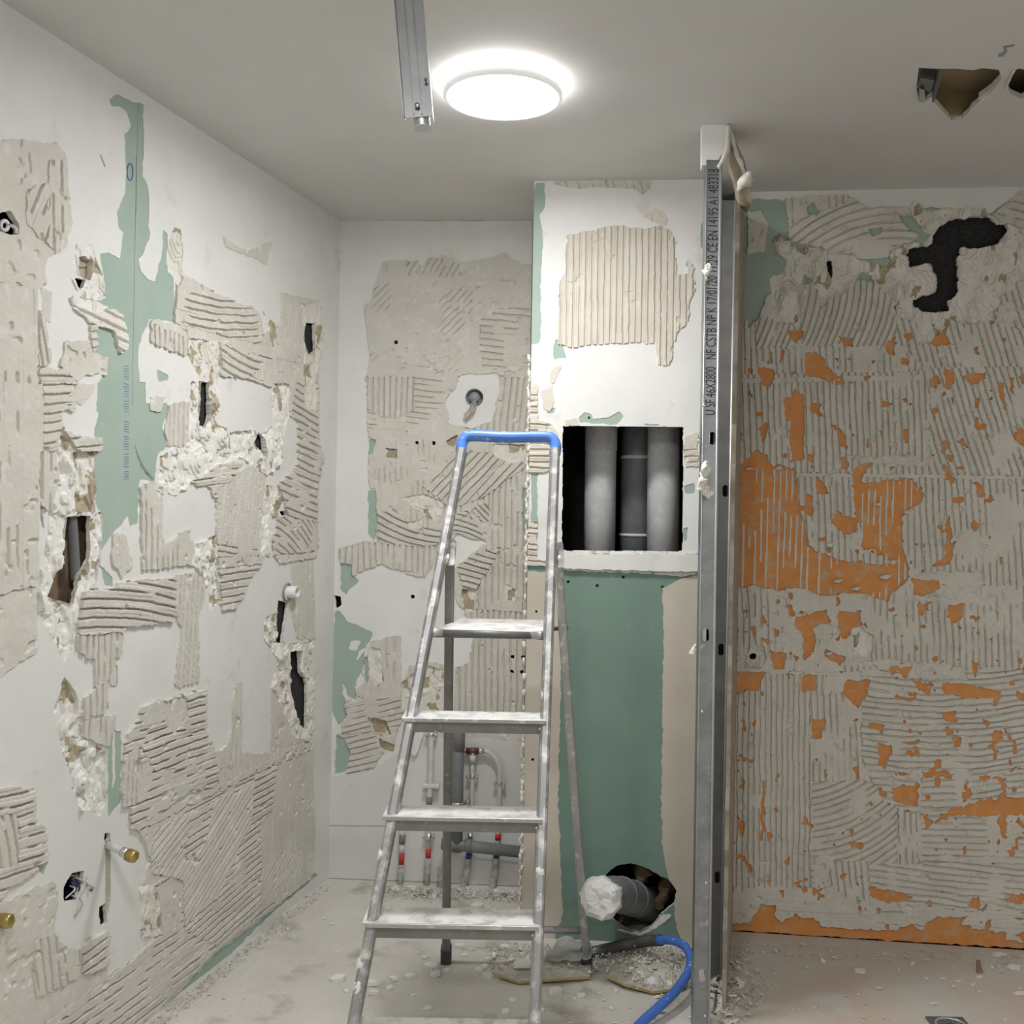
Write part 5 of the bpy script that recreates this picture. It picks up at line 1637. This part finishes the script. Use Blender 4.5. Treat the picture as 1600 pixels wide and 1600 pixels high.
bg.build('plastic_bag', 'bag', None, 'crumpled white plastic bag taped over the waste pipe end', 'plastic bag')

# blue hose with its black end
hr_ = empty('hose', on_z(1000, 1500, 0), 'blue hose with a black sleeve curling across the floor beside the stud', 'hose')
pts = [at(912, 1490, 3.24), at(935, 1486, 3.24), at(970, 1478, 3.24), at(1008, 1471, 3.22), at(1034, 1469, 3.19)]
MB().tube(pts, .0175, 14, smooth_path=6).build('black_sleeve', 'black_hose', hr_)
pts = [at(1028, 1469, 3.19), at(1048, 1469, 3.16), at(1068, 1477, 3.11), at(1079, 1496, 3.05), at(1075, 1520, 2.98), at(1055, 1549, 2.90), at(1028, 1575, 2.83), at(997, 1604, 2.765), Vector((.27, 2.60, .014)), Vector((.17, 2.40, .014)), Vector((.10, 2.15, .014))]
for p in pts:
    p.z = max(p.z, .0135)
MB().tube(pts, .0135, 14, smooth_path=8).build('blue_tube', 'blue_hose', hr_)

# ------------------------------------------------------------------ supply and drain pipes at the foot of the back wall
HP = .030


def clip(root, x, y, h, wpx=22, m='chrome'):
    c = wb.at(x, y, h)
    MB().lathe(c - Vector((0, 0, .006)), (0, 0, 1), [(.0095, 0), (.0115, .001), (.0115, .011), (.0095, .012)], 16).build('pipe_clip', m, root)
    for sg in (-1, 1):
        p = c + wb.d * sg * .018
        MB().lathe(p + wb.n * .006, wb.n, [(0, .004), (.005, .003), (.005, -.002), (.0028, -.002), (.0028, -.03)], 10).build('clip_screw', m, root)
        MB().bar(c + wb.d * sg * .010, p + wb.d * sg * .004, Vector((0, 0, .0055)), wb.n * .0015).build('clip_ear', m, root)


def supply(name, label, segs, clips):
    lo_ = segs[-1][0][-1]
    root = empty(name, wb.at(*lo_, HP), label, 'water pipe', 'water pipes at the foot of the back wall')
    for pts, r, m, nm in segs:
        MB().tube([wb.at(x, y, HP) for x, y in pts], r, 14, smooth_path=6 if len(pts) > 2 else 0).build(nm, m, root)
    for x, y in clips:
        clip(root, x, y, HP)
    return root


supply('water_pipe', 'leftmost water pipe with red collar at the foot of back wall',
       [([(629, 1292), (629, 1310)], .0105, 'pipe_white', 'tube'), ([(629, 1304), (628, 1318)], .0118, 'pvc_grey', 'coupling'), ([(628, 1318), (628, 1333)], .0095, 'pipe_white', 'tube'), ([(628, 1316), (628, 1318)], .0112, 'ink', 'seal'),
        ([(628, 1333), (627, 1352)], .0102, 'red_band', 'red_collar'), ([(627, 1350), (625, 1388)], .0125, 'pipe_dusty', 'dusty_sleeve')], [])
rp = supply('water_pipe', 'tall water pipe with red collar, next right of leftmost one',
            [([(674, 1140), (673, 1215), (671, 1250)], .0105, 'pipe_white', 'tube'), ([(671, 1244), (670.5, 1262)], .0112, 'pvc_grey', 'coupling'), ([(670, 1260), (669.5, 1330)], .0085, 'pipe_white', 'tube'), ([(670, 1302), (670, 1314)], .0118, 'chrome', 'coupling'),
             ([(669.5, 1327), (669, 1342)], .0102, 'red_band', 'red_collar'), ([(669, 1340), (666, 1390)], .0125, 'pipe_dusty', 'dusty_sleeve')], [(674, 1148), (670, 1306)])
c = wb.at(674, 1228, HP)
MB().bar(c - wb.d * .030, c + wb.d * .030, Vector((0, 0, .009)), wb.n * .012, rnd=.5).build('pipe_bracket', 'pipe_white', rp)
supply('water_pipe', 'short water pipe under the copper tee with blue collar',
       [([(738.5, 1180), (739, 1192)], .0125, 'pipe_white', 'fitting_nut'), ([(738.5, 1190), (737, 1262), (735, 1300), (734, 1340)], .0085, 'pipe_white', 'tube'), ([(735, 1302), (734.7, 1311)], .0112, 'chrome', 'coupling'), ([(734, 1332), (732, 1342)], .0112, 'blue_band', 'blue_collar'),
        ([(732, 1341), (729, 1365), (721, 1392)], .0125, 'pipe_dusty', 'dusty_sleeve')], [(738, 1213)])
supply('water_pipe', 'curved white water pipe bending down right with blue collar',
       [([(745, 1173), (760, 1174), (773, 1184), (780, 1202), (781, 1224), (780, 1265), (778, 1300), (776, 1340)], .0085, 'pipe_white', 'tube'), ([(745, 1173), (757, 1173.5)], .0105, 'chrome', 'coupling'), ([(778.5, 1302), (778, 1312)], .0112, 'red_band', 'red_collar'),
        ([(776, 1330), (775.5, 1341)], .0112, 'blue_band', 'blue_collar'), ([(775, 1340), (773, 1365), (768, 1392)], .0125, 'pipe_dusty', 'dusty_sleeve')], [(781, 1224)])
te = empty('pipe_tee', wb.at(739, 1180, HP), 'brown metal tee fitting joining the two right water pipes', 'pipe fitting')
MB().tube([wb.at(728, 1173.5, HP), wb.at(748, 1173.5, HP)], .0125, 14).build('cross_arm', 'copper_dark', te)
MB().tube([wb.at(739, 1172, HP), wb.at(738.8, 1182, HP)], .0115, 14).build('stem', 'chrome', te)
MB().tube([wb.at(722, 1173, HP), wb.at(731, 1173.3, HP)], .0095, 12).build('end_piece', 'chrome', te)
# drain
HD = .060
dr = empty('drain_pipe', wb.at(720, 1340, HD), 'dark grey plastic drain pipe tee behind the ladder leg', 'drain pipe')
MB().tube([wb.at(717, 1120, HD), wb.at(714, 1330, HD)], .0205, 18).build('upright', 'pvc_grey', dr)
MB().tube([wb.at(717.5, 1133, HD), wb.at(717, 1172, HD)], .0225, 18).build('sleeve', 'pvc_grey', dr)
MB().tube([wb.at(690, 1318, HD), wb.at(712, 1320, HD), wb.at(812, 1331, HD)], .0215, 18).build('branch', 'pvc_grey', dr)
MB().tube([wb.at(726, 1320.5, HD), wb.at(737, 1322, HD)], .0235, 18).build('sleeve', 'pvc_grey', dr)
c = wb.at(715, 1255, HD)
MB().lathe(c - Vector((0, 0, .006)), (0, 0, 1), [(.021, 0), (.0235, .001), (.0235, .011), (.021, .012)], 20).build('clamp_ring', 'chrome', dr)
MB().tube([c + wb.d * .026, c + wb.d * .040 + wb.n * .008 + Vector((0, 0, .012)), c + wb.d * .042 - wb.n * .05 + Vector((0, 0, .014))], .006, 10).build('clamp_bolt', 'chrome', dr)
cs = empty('corrugated_sleeve', on_z(688, 1392, 0), 'ribbed plastic sleeve stub rising from rubble behind ladder leg', 'pipe sleeve')
MB().tube([wb.at(688, 1392, .05) + (wb.at(690, 1355, .04) - wb.at(688, 1392, .05)) * (i / 24) for i in range(25)], .013, 12, rfun=lambda t: 1 + .12 * math.cos(t * 24 * math.pi)).build('ribbed_tube', 'pipe_dusty', cs)
# torn skirting scrap behind the rail
mb = MB()
mb.prism([wb.at(x, y, .02) for x, y in ((645, 1145), (662, 1143), (653, 1175), (648, 1182), (640, 1176))], wb.n * .004)
mb.jitter(.004, 40).build('paper_scrap', 'gypsum_white', wall_back)

# ------------------------------------------------------------------ electrics
eb = empty('wall_box', wb.at(740, 640, 0), 'round electrical wall box with cut wires high on back wall', 'electrical box')
c = wb.at(741, 621.5, -.002)
MB().lathe(c, wb.n, [(.034, 0), (.036, .002), (.0325, .003), (.0325, -.030), (0, -.030)], 28, mis=[0, 0, 1, 1]).build('rim', ['box_blue', 'box_grey'], eb, fix=False)
MB().lathe(c - wb.n * .028 + Vector((-.002, 0, .004)), wb.n, [(0, .016), (.020, .014), (.022, 0)], 18).build('insert', 'box_grey', eb, fix=False)
for i in range(5):
    p = c - wb.n * .02 + Vector((0, 0, -.006))
    q = wb.at(735 + i * 2.2, 634 + (i % 2) * 3, .018)
    r_ = wb.at(731 + i * 1.6, 645 + (i % 3) * 3, .026)
    MB().tube([p, q, r_], .0022, 7, smooth_path=5).build('wire', 'wire_tan' if i % 2 else 'wire_grey', eb)
MB().prism([wb.at(x, y, .028) for x, y in ((724, 648), (732, 640), (737, 644), (729, 655))], wb.n * .003).build('wire_tag', 'wire_tan', eb)

e2 = empty('wall_box', wl.at(115, 1408, 0), 'oval hole with tangled wires low on the left wall', 'electrical box')
c = wl.at(*P1(C, 340, 965), -.02)
MB().lathe(wl.at(*P1(C, 345, 925), -.030), wl.n, [(.006, .012), (.018, .012), (.018, 0), (0, 0)], 18).build('socket_insert', 'box_grey', e2)
for i in range(11):
    a_ = random.uniform(0, 6.28)
    p = c + Vector((random.uniform(-.01, .01), random.uniform(-.01, .01), random.uniform(-.02, .03)))
    q = p + wl.n * random.uniform(.015, .035) + wl.d * random.uniform(-.02, .03) + Vector((0, 0, random.uniform(-.025, .02)))
    r_ = q + wl.d * random.uniform(-.02, .02) + Vector((0, 0, random.uniform(-.03, .015))) - wl.n * .012
    MB().tube([p, q, r_], .0022, 7, smooth_path=6).build('wire', ('wire_grey', 'box_blue', 'wire_tan', 'pipe_white')[i % 4], e2)

cb = empty('cable_end', wl.at(8, 352, 0), 'looped white cable in the dark hole at left photo edge', 'cable')
lp = [wl.at(*P1(A, 20 + 17 * math.cos(t), 748 + 22 * math.sin(t)), -.006) for t in np.linspace(0, 6.0, 14)]
MB().tube(lp, .0045, 8, smooth_path=3).build('loop', 'pipe_white', cb)
MB().tube([wl.at(*P1(A, 45, 745), -.004), wl.at(*P1(A, 72, 762), .004), wl.at(*P1(A, 74, 785), .002)], .004, 8, smooth_path=4).build('tail', 'pipe_white', cb)

# ribbed conduit inside the broken cavity
cdt = empty('ribbed_conduit', wl.at(*P1(B, 345, 890), -.04), 'black ribbed conduit standing in the broken cavity of left wall', 'conduit')
p, q = wl.at(*P1(B, 330, 590), -.022), wl.at(*P1(B, 350, 905), -.022)
MB().tube([p + (q - p) * (i / 90) for i in range(91)], .0125, 12, rfun=lambda t: 1 + .10 * math.cos(t * 90 * math.pi)).build('ribbed_tube', 'conduit_grey', cdt)

# white sleeve poking out of the black chase
sl = empty('wall_sleeve', wl.at(*P1(B, 1320, 975), .0), 'white round pipe sleeve above the black slot by the corner', 'pipe sleeve')
c = wl.at(*P1(B, 1312, 962), -.02)
MB().lathe(c, wl.n, [(.0, .004), (.015, .004), (.015, .055), (.022, .055), (.022, -.01)], 22).build('sleeve_ring', 'plastic_white', sl, fix=False)
MB().lathe(wl.at(*P1(B, 1300, 962), -.02), wl.n, [(.030, .024), (.033, .028), (.027, .028), (.027, -.02)], 22).build('collar', 'box_grey', sl, fix=False)

# stub pipe with brass nut
st = empty('stub_pipe', wl.at(*P1(C, 485, 770), .0), 'white stub pipe with brass nut jutting from left wall', 'pipe')
p = wl.at(*P1(C, 484, 762), -.01)
q = wl.at(*P1(C, 580, 808), .085)
r_ = wl.at(*P1(C, 622, 828), .115)
MB().tube([p, q], .0095, 14).build('tube', 'pipe_white', st)
t = (r_ - q).normalized()
MB().lathe(q - t * .01, t, [(.0095, 0), (.0125, .001), (.0125, .016), (.0095, .017)], 16).build('collar', 'chrome', st)
MB().lathe(q + t * .008, t, [(.010, 0), (.0165, .002), (.0165, .022), (.014, .026), (.0, .026)], 6).build('hex_nut', 'brass', st)
st2 = empty('stub_pipe', wl.at(0, 1440, .0), 'small yellow brass cap at the far left photo edge', 'pipe')
MB().lathe(wl.at(-2, 1437, .0), wl.n, [(.012, 0), (.017, .004), (.017, .03), (.012, .034), (0, .034)], 6).build('hex_nut', 'brass', st2)

# ------------------------------------------------------------------ floor drain
fc = on_z(1487, 1606, 0)
fd = empty('floor_drain', fc, 'small square metal floor drain at the lower right photo edge', 'floor drain')
MB().box(fc + Vector((0, 0, .003)), .105, .105, .006).build('frame', 'steel_dark', fd, bevel=.001)
MB().lathe(fc + Vector((0, 0, .006)), (0, 0, 1), [(.044, 0), (.044, .003), (.038, .003), (.038, 0)], 32).build('ring', 'galvanised_light', fd)
for k in range(8):
    a_ = k * math.pi / 4
    MB().bar(fc + Vector((.012 * math.cos(a_), .012 * math.sin(a_), .0075)), fc + Vector((.033 * math.cos(a_ + .4), .033 * math.sin(a_ + .4), .0075)), Vector((-.004 * math.sin(a_), .004 * math.cos(a_), 0)), Vector((0, 0, .0015))).build('grate_bar', 'galvanised', fd)

# ------------------------------------------------------------------ boards and film at the foot of the shaft


def scrap(name, pts, label, cat, th=.008, lift=.03, m='cardboard', seed=1.0):
    loop = [on_z(x, y, .004) for x, y in pts]
    mb = MB()
    c0 = sum(loop, Vector()) / len(loop)
    vs, fs = [], []
    n_ = len(loop)
    rings = 5
    for layer in (0, 1):
        for k in range(rings):
            f_ = (k + 1) / rings
            for i, p in enumerate(loop):
                q = c0 + (p - c0) * f_
                q.z = .004 + layer * th + lift * max(0, f_ - .55) ** 2 * (1 + math.sin(i * 2.3 + seed)) * 2
                vs.append(q)
        vs.append(c0 + Vector((0, 0, layer * th)))
    per = rings * n_ + 1
    for layer in (0, 1):
        o_ = layer * per
        for k in range(rings - 1):
            for i in range(n_):
                j = (i + 1) % n_
                fs.append((o_ + k * n_ + i, o_ + k * n_ + j, o_ + (k + 1) * n_ + j, o_ + (k + 1) * n_ + i))
        for i in range(n_):
            fs.append((o_ + per - 1, o_ + (i + 1) % n_, o_ + i))
        if layer == 1:
            nt = len(fs) // 2
    k = (rings - 1) * n_
    for i in range(n_):
        j = (i + 1) % n_
        fs.append((k + i, k + j, per + k + j, per + k + i))
    mb.add(vs, fs)
    mb.m = [1 if nt <= i < 2 * nt else 0 for i in range(len(fs))]
    return mb.build(name, ['cardboard', 'rubble'], None, label, cat)


scrap('board_scrap', [(778, 1530), (800, 1512), (845, 1500), (905, 1502), (924, 1510), (922, 1531), (870, 1538), (810, 1538)], 'dusty yellow-edged board scrap on floor by right ladder leg', 'board scrap', seed=.5, lift=.012)
scrap('board_scrap', [(948, 1533), (962, 1516), (990, 1498), (1040, 1490), (1082, 1500), (1086, 1540), (1060, 1550), (1020, 1554), (975, 1546)], 'curled yellow-edged board scrap heaped with rubble beneath blue hose', 'board scrap', seed=2.0, lift=.012)
mb = MB()
vs, fs = [], []
NX, NY = 16, 9
pf = [at(845, 1500, 3.16), at(928, 1500, 3.10), at(925, 1468, 3.22), at(870, 1468, 3.26)]
for j in range(NY):
    for i in range(NX):
        s_, t_ = i / (NX - 1), j / (NY - 1)
        p = (pf[0] * (1 - s_) + pf[1] * s_) * (1 - t_) + (pf[3] * (1 - s_) + pf[2] * s_) * t_
        p = p + mnoise.noise_vector(p * 20) * .02 + mnoise.noise_vector(p * 60) * .009
        p.z = max(p.z, .012)
        vs.append(p)
for j in range(NY - 1):
    for i in range(NX - 1):
        fs.append((j * NX + i, j * NX + i + 1, (j + 1) * NX + i + 1, (j + 1) * NX + i))
mb.add(vs, fs, 0, True)
mb.build('plastic_film', 'film', None, 'crumpled dusty clear plastic film behind the right rear ladder leg', 'plastic film', fix=False)

# ------------------------------------------------------------------ debris
chipm = []
for k in range(8):
    rnd = random.Random(k + 3)
    n_ = rnd.randint(4, 7)
    lp_ = [Vector((math.cos(2 * math.pi * i / n_ + rnd.uniform(-.3, .3)) * rnd.uniform(.6, 1.1), math.sin(2 * math.pi * i / n_) * rnd.uniform(.35, .75), 0)) for i in range(n_)]
    me = bpy.data.meshes.new('plaster_chip')
    vs = [tuple(p) for p in lp_] + [tuple(p * .93 + Vector((0, 0, .22))) for p in lp_]
    me.from_pydata(vs, [], [tuple(range(n_))[::-1], tuple(range(n_, 2 * n_))] + [(i, (i + 1) % n_, n_ + (i + 1) % n_, n_ + i) for i in range(n_)])
    me.materials.append(MATS['chip'])
    me.update()
    chipm.append(me)


def chip(x, y, size, rz=None, label='', group='', z=0.0, tilt=.12, thick=None):
    p = on_z(x, y, z)
    o = bpy.data.objects.new('plaster_chip', random.choice(chipm))
    COL.objects.link(o)
    o.location = (p.x, p.y, z + .001)
    o.rotation_euler = (random.uniform(-tilt, tilt), random.uniform(-tilt, tilt), random.uniform(0, 6.28) if rz is None else rz)
    o.scale = (size, size, size * .8 if thick is None else thick)
    tag(o, label, 'plaster chip', group)
    return o


G1 = ('off-white plaster chip lying on the floor under the ladder', 'plaster chips under the ladder')
G2 = ('pale plaster chip in the rubble line below back wall pipes', 'plaster chips along the back wall')
G3 = ('pale plaster chip near the blue hose and board scraps', 'plaster chips by the hose')
G4 = ('pale plaster chip heaped right of the steel stud foot', 'plaster chips by the stud foot')
G5 = ('small plaster chip on the reddish floor before the orange wall', 'plaster chips by the orange wall')
G6 = ('small plaster chip along the foot of the left wall', 'plaster chips along the left wall')
SHARD = {(675, 1513): 'long plaster shard crossing another below the left rear ladder foot', (681, 1525): 'short plaster shard crossed under the long shard below rear foot',
         (640, 1528): 'flat oval plaster shard midway between ladder rails', (615, 1532): 'pale three-cornered plaster shard right of left ladder rail', (608, 1546): 'small squarish plaster shard nearest inside left ladder rail',
         (527, 1532): 'slim plaster shard outside the left ladder rail', (580, 1539): 'slanted plaster shard just inside the left ladder rail', (745, 1418): 'pale plaster shard lying alone between ladder steps and back wall',
         (868, 1552): 'bright plaster shard just right of the right ladder rail', (664, 1498): 'small tan fragment left of the left rear ladder foot', (790, 1483): 'slanted plaster shard behind the right ladder rail',
         (718, 1480): 'plaster shard just right of the left rear ladder leg', (670, 1577): 'thin dark-edged shard lowest inside the ladder', (520, 1445): 'tiny chip on floor left of ladder near second step'}
for x, y, s_, rz in ((675, 1513, .024, -.3), (681, 1525, .022, 1.0), (697, 1518, .013, .1), (640, 1528, .020, .1), (615, 1532, .018, -.5), (608, 1546, .014, 1.2), (527, 1532, .024, .5), (580, 1539, .022, -.5), (584, 1553, .017, 0), (541, 1551, .012, -.5),
                     (745, 1418, .024, .2), (718, 1480, .018, -.5), (737, 1485, .012, 0), (725, 1494, .012, 0), (763, 1500, .013, 0), (790, 1483, .022, -.7), (757, 1513, .018, 1.5), (748, 1517, .016, -.4), (762, 1526, .018, -.6),
                     (868, 1552, .026, .3), (910, 1557, .014, 0), (646, 1556, .008, 0), (670, 1577, .013, .1), (790, 1582, .014, 0), (801, 1564, .012, 0), (520, 1445, .010, .2), (507, 1436, .009, 0), (526, 1489, .006, .8), (664, 1498, .013, .2), (845, 1580, .012, .2)):
    lb_ = SHARD.get((x, y))
    chip(x, y, s_ * 1.25, rz, lb_ or G1[0], G1[1], tilt=.10, thick=s_ * 2.2)
chip(816, 1508, .045, .1, 'largest flat plaster shard resting on the board scrap by ladder', 'plaster chips under the ladder', z=.022, thick=.03)
rr_ = random.Random(5)


def scatter(poly, n, s0, s1, lab, z=0.0, tilt=.4):
    xs = [p[0] for p in poly]
    ys = [p[1] for p in poly]
    k = 0
    while k < n:
        x, y = rr_.uniform(min(xs), max(xs)), rr_.uniform(min(ys), max(ys))
        if bool(inpoly(np.array([x]), np.array([y]), poly)[0]):
            chip(x, y, s0 * (s1 / s0) ** (rr_.random() ** 2.2), None, *lab, z=z + rr_.uniform(0, .004), tilt=tilt)
            k += 1


scatter([(600, 1385), (815, 1394), (815, 1404), (700, 1402), (610, 1396)], 46, .010, .030, G2, .004, .7)
scatter([(620, 1380), (815, 1390), (815, 1425), (600, 1415)], 14, .006, .014, G2)
scatter([(965, 1500), (1000, 1482), (1084, 1492), (1086, 1535), (985, 1540)], 48, .009, .030, G3, .014, .7)
scatter([(760, 1480), (850, 1480), (850, 1525), (770, 1520)], 24, .008, .024, G3, .0, .6)
scatter([(880, 1540), (1085, 1558), (1085, 1600), (880, 1600)], 18, .006, .020, G3)
scatter([(1112, 1525), (1150, 1500), (1175, 1540), (1150, 1600), (1112, 1600)], 52, .010, .034, G4, .0, .7)
scatter([(1150, 1480), (1600, 1500), (1600, 1600), (1200, 1600)], 46, .005, .015, G5)
scatter([(505, 1382), (260, 1590), (330, 1590), (420, 1500), (540, 1385)], 14, .005, .012, G6)
for x, y, s_ in ((1345, 1518, .026), (1584, 1512, .026), (1562, 1493, .026), (1255, 1476, .010), (1383, 1491, .011), (1448, 1500, .010), (1497, 1534, .012), (1531, 1527, .014), (1592, 1553, .02), (1458, 1569, .014)):
    chip(x, y, s_, .1, {1345: 'plaster lump in the middle of the reddish floor', 1584: 'thick pale chip nearest the right photo edge on floor', 1562: 'flat pale chip against the orange wall foot at right', 1592: 'broken chip at right photo edge above the floor drain', 1458: 'small grey chip beside the floor drain'}.get(x, 'larger pale chip lying on the reddish floor before orange wall'), 'plaster chips by the orange wall', tilt=.1)
# fine rubble nobody could count


def crumbs(poly, n, s0, s1, zmax=.0, label=''):
    mb = MB()
    xs = [p[0] for p in poly]
    ys = [p[1] for p in poly]
    k = 0
    while k < n:
        x, y = rr_.uniform(min(xs), max(xs)), rr_.uniform(min(ys), max(ys))
        if not bool(inpoly(np.array([x]), np.array([y]), poly)[0]):
            continue
        p = on_z(x, y, rr_.random() * zmax)
        s_ = s0 + (s1 - s0) * rr_.random() ** 2.5
        M_ = Matrix.Rotation(rr_.uniform(0, 6.28), 3, 'Z') @ Matrix.Rotation(rr_.uniform(0, 1), 3, 'X')
        v = [p + M_ @ Vector(q) * s_ * rr_.uniform(.7, 1.2) for q in ((1, 0, -.3), (-.5, .8, -.3), (-.5, -.8, -.3), (.1, .1, .7))]
        mb.add(v, [(0, 1, 2), (0, 1, 3), (1, 2, 3), (2, 0, 3)])
        k += 1
    mb.build('fine_rubble', 'rubble', None, label, 'rubble', kind='stuff', fix=False)


crumbs([(590, 1383), (818, 1392), (818, 1404), (600, 1400)], 900, .002, .009, .03, label='heaped fine rubble at the foot of the back wall pipes')
crumbs([(560, 1380), (818, 1388), (818, 1440), (560, 1430)], 700, .0012, .005, label='thin spread of crumbs before the back wall')
crumbs([(960, 1510), (1000, 1478), (1086, 1485), (1086, 1545), (985, 1545)], 550, .002, .009, .035, label='fine rubble piled on the curled board scrap')
crumbs([(850, 1480), (1080, 1475), (1080, 1500), (930, 1520), (850, 1520)], 700, .002, .009, .03, label='fine rubble along the foot of the green shaft board')
crumbs([(760, 1470), (880, 1475), (880, 1530), (770, 1525)], 700, .0015, .008, .015, label='fine rubble around the right rear ladder foot')
crumbs([(1112, 1500), (1165, 1465), (1200, 1540), (1180, 1600), (1112, 1600)], 380, .002, .009, .02, label='heap of fine rubble at the foot of the steel studs')
crumbs([(1150, 1470), (1600, 1492), (1600, 1512), (1150, 1490)], 800, .0012, .006, .006, label='line of crumbs at the foot of the orange wall')
crumbs([(1140, 1480), (1600, 1500), (1600, 1600), (1140, 1600)], 900, .001, .004, label='sparse crumbs over the reddish floor at right')
crumbs([(500, 1382), (240, 1600), (420, 1600), (560, 1390)], 800, .001, .0045, label='sparse crumbs on floor left of the ladder')
crumbs([(506, 1378), (232, 1600), (262, 1600), (520, 1384)], 800, .0015, .006, .008, label='line of crumbs along the foot of left wall')
crumbs([(420, 1400), (1090, 1420), (1090, 1600), (300, 1600)], 1100, .0008, .0035, label='dust crumbs over the floor under the ladder')
# dark offcut standing on the right-hand floor
oc = on_z(1531, 1520, 0)
mb = MB()
mb.bar(oc, oc + Vector((-.004, .01, .034)), Vector((.009, 0, 0)), Vector((0, .006, 0)), rnd=.4, taper=.55)
mb.jitter(.004, 50).build('dark_offcut', 'cavity_brown', None, 'small dark brown offcut standing on the reddish floor', 'offcut')
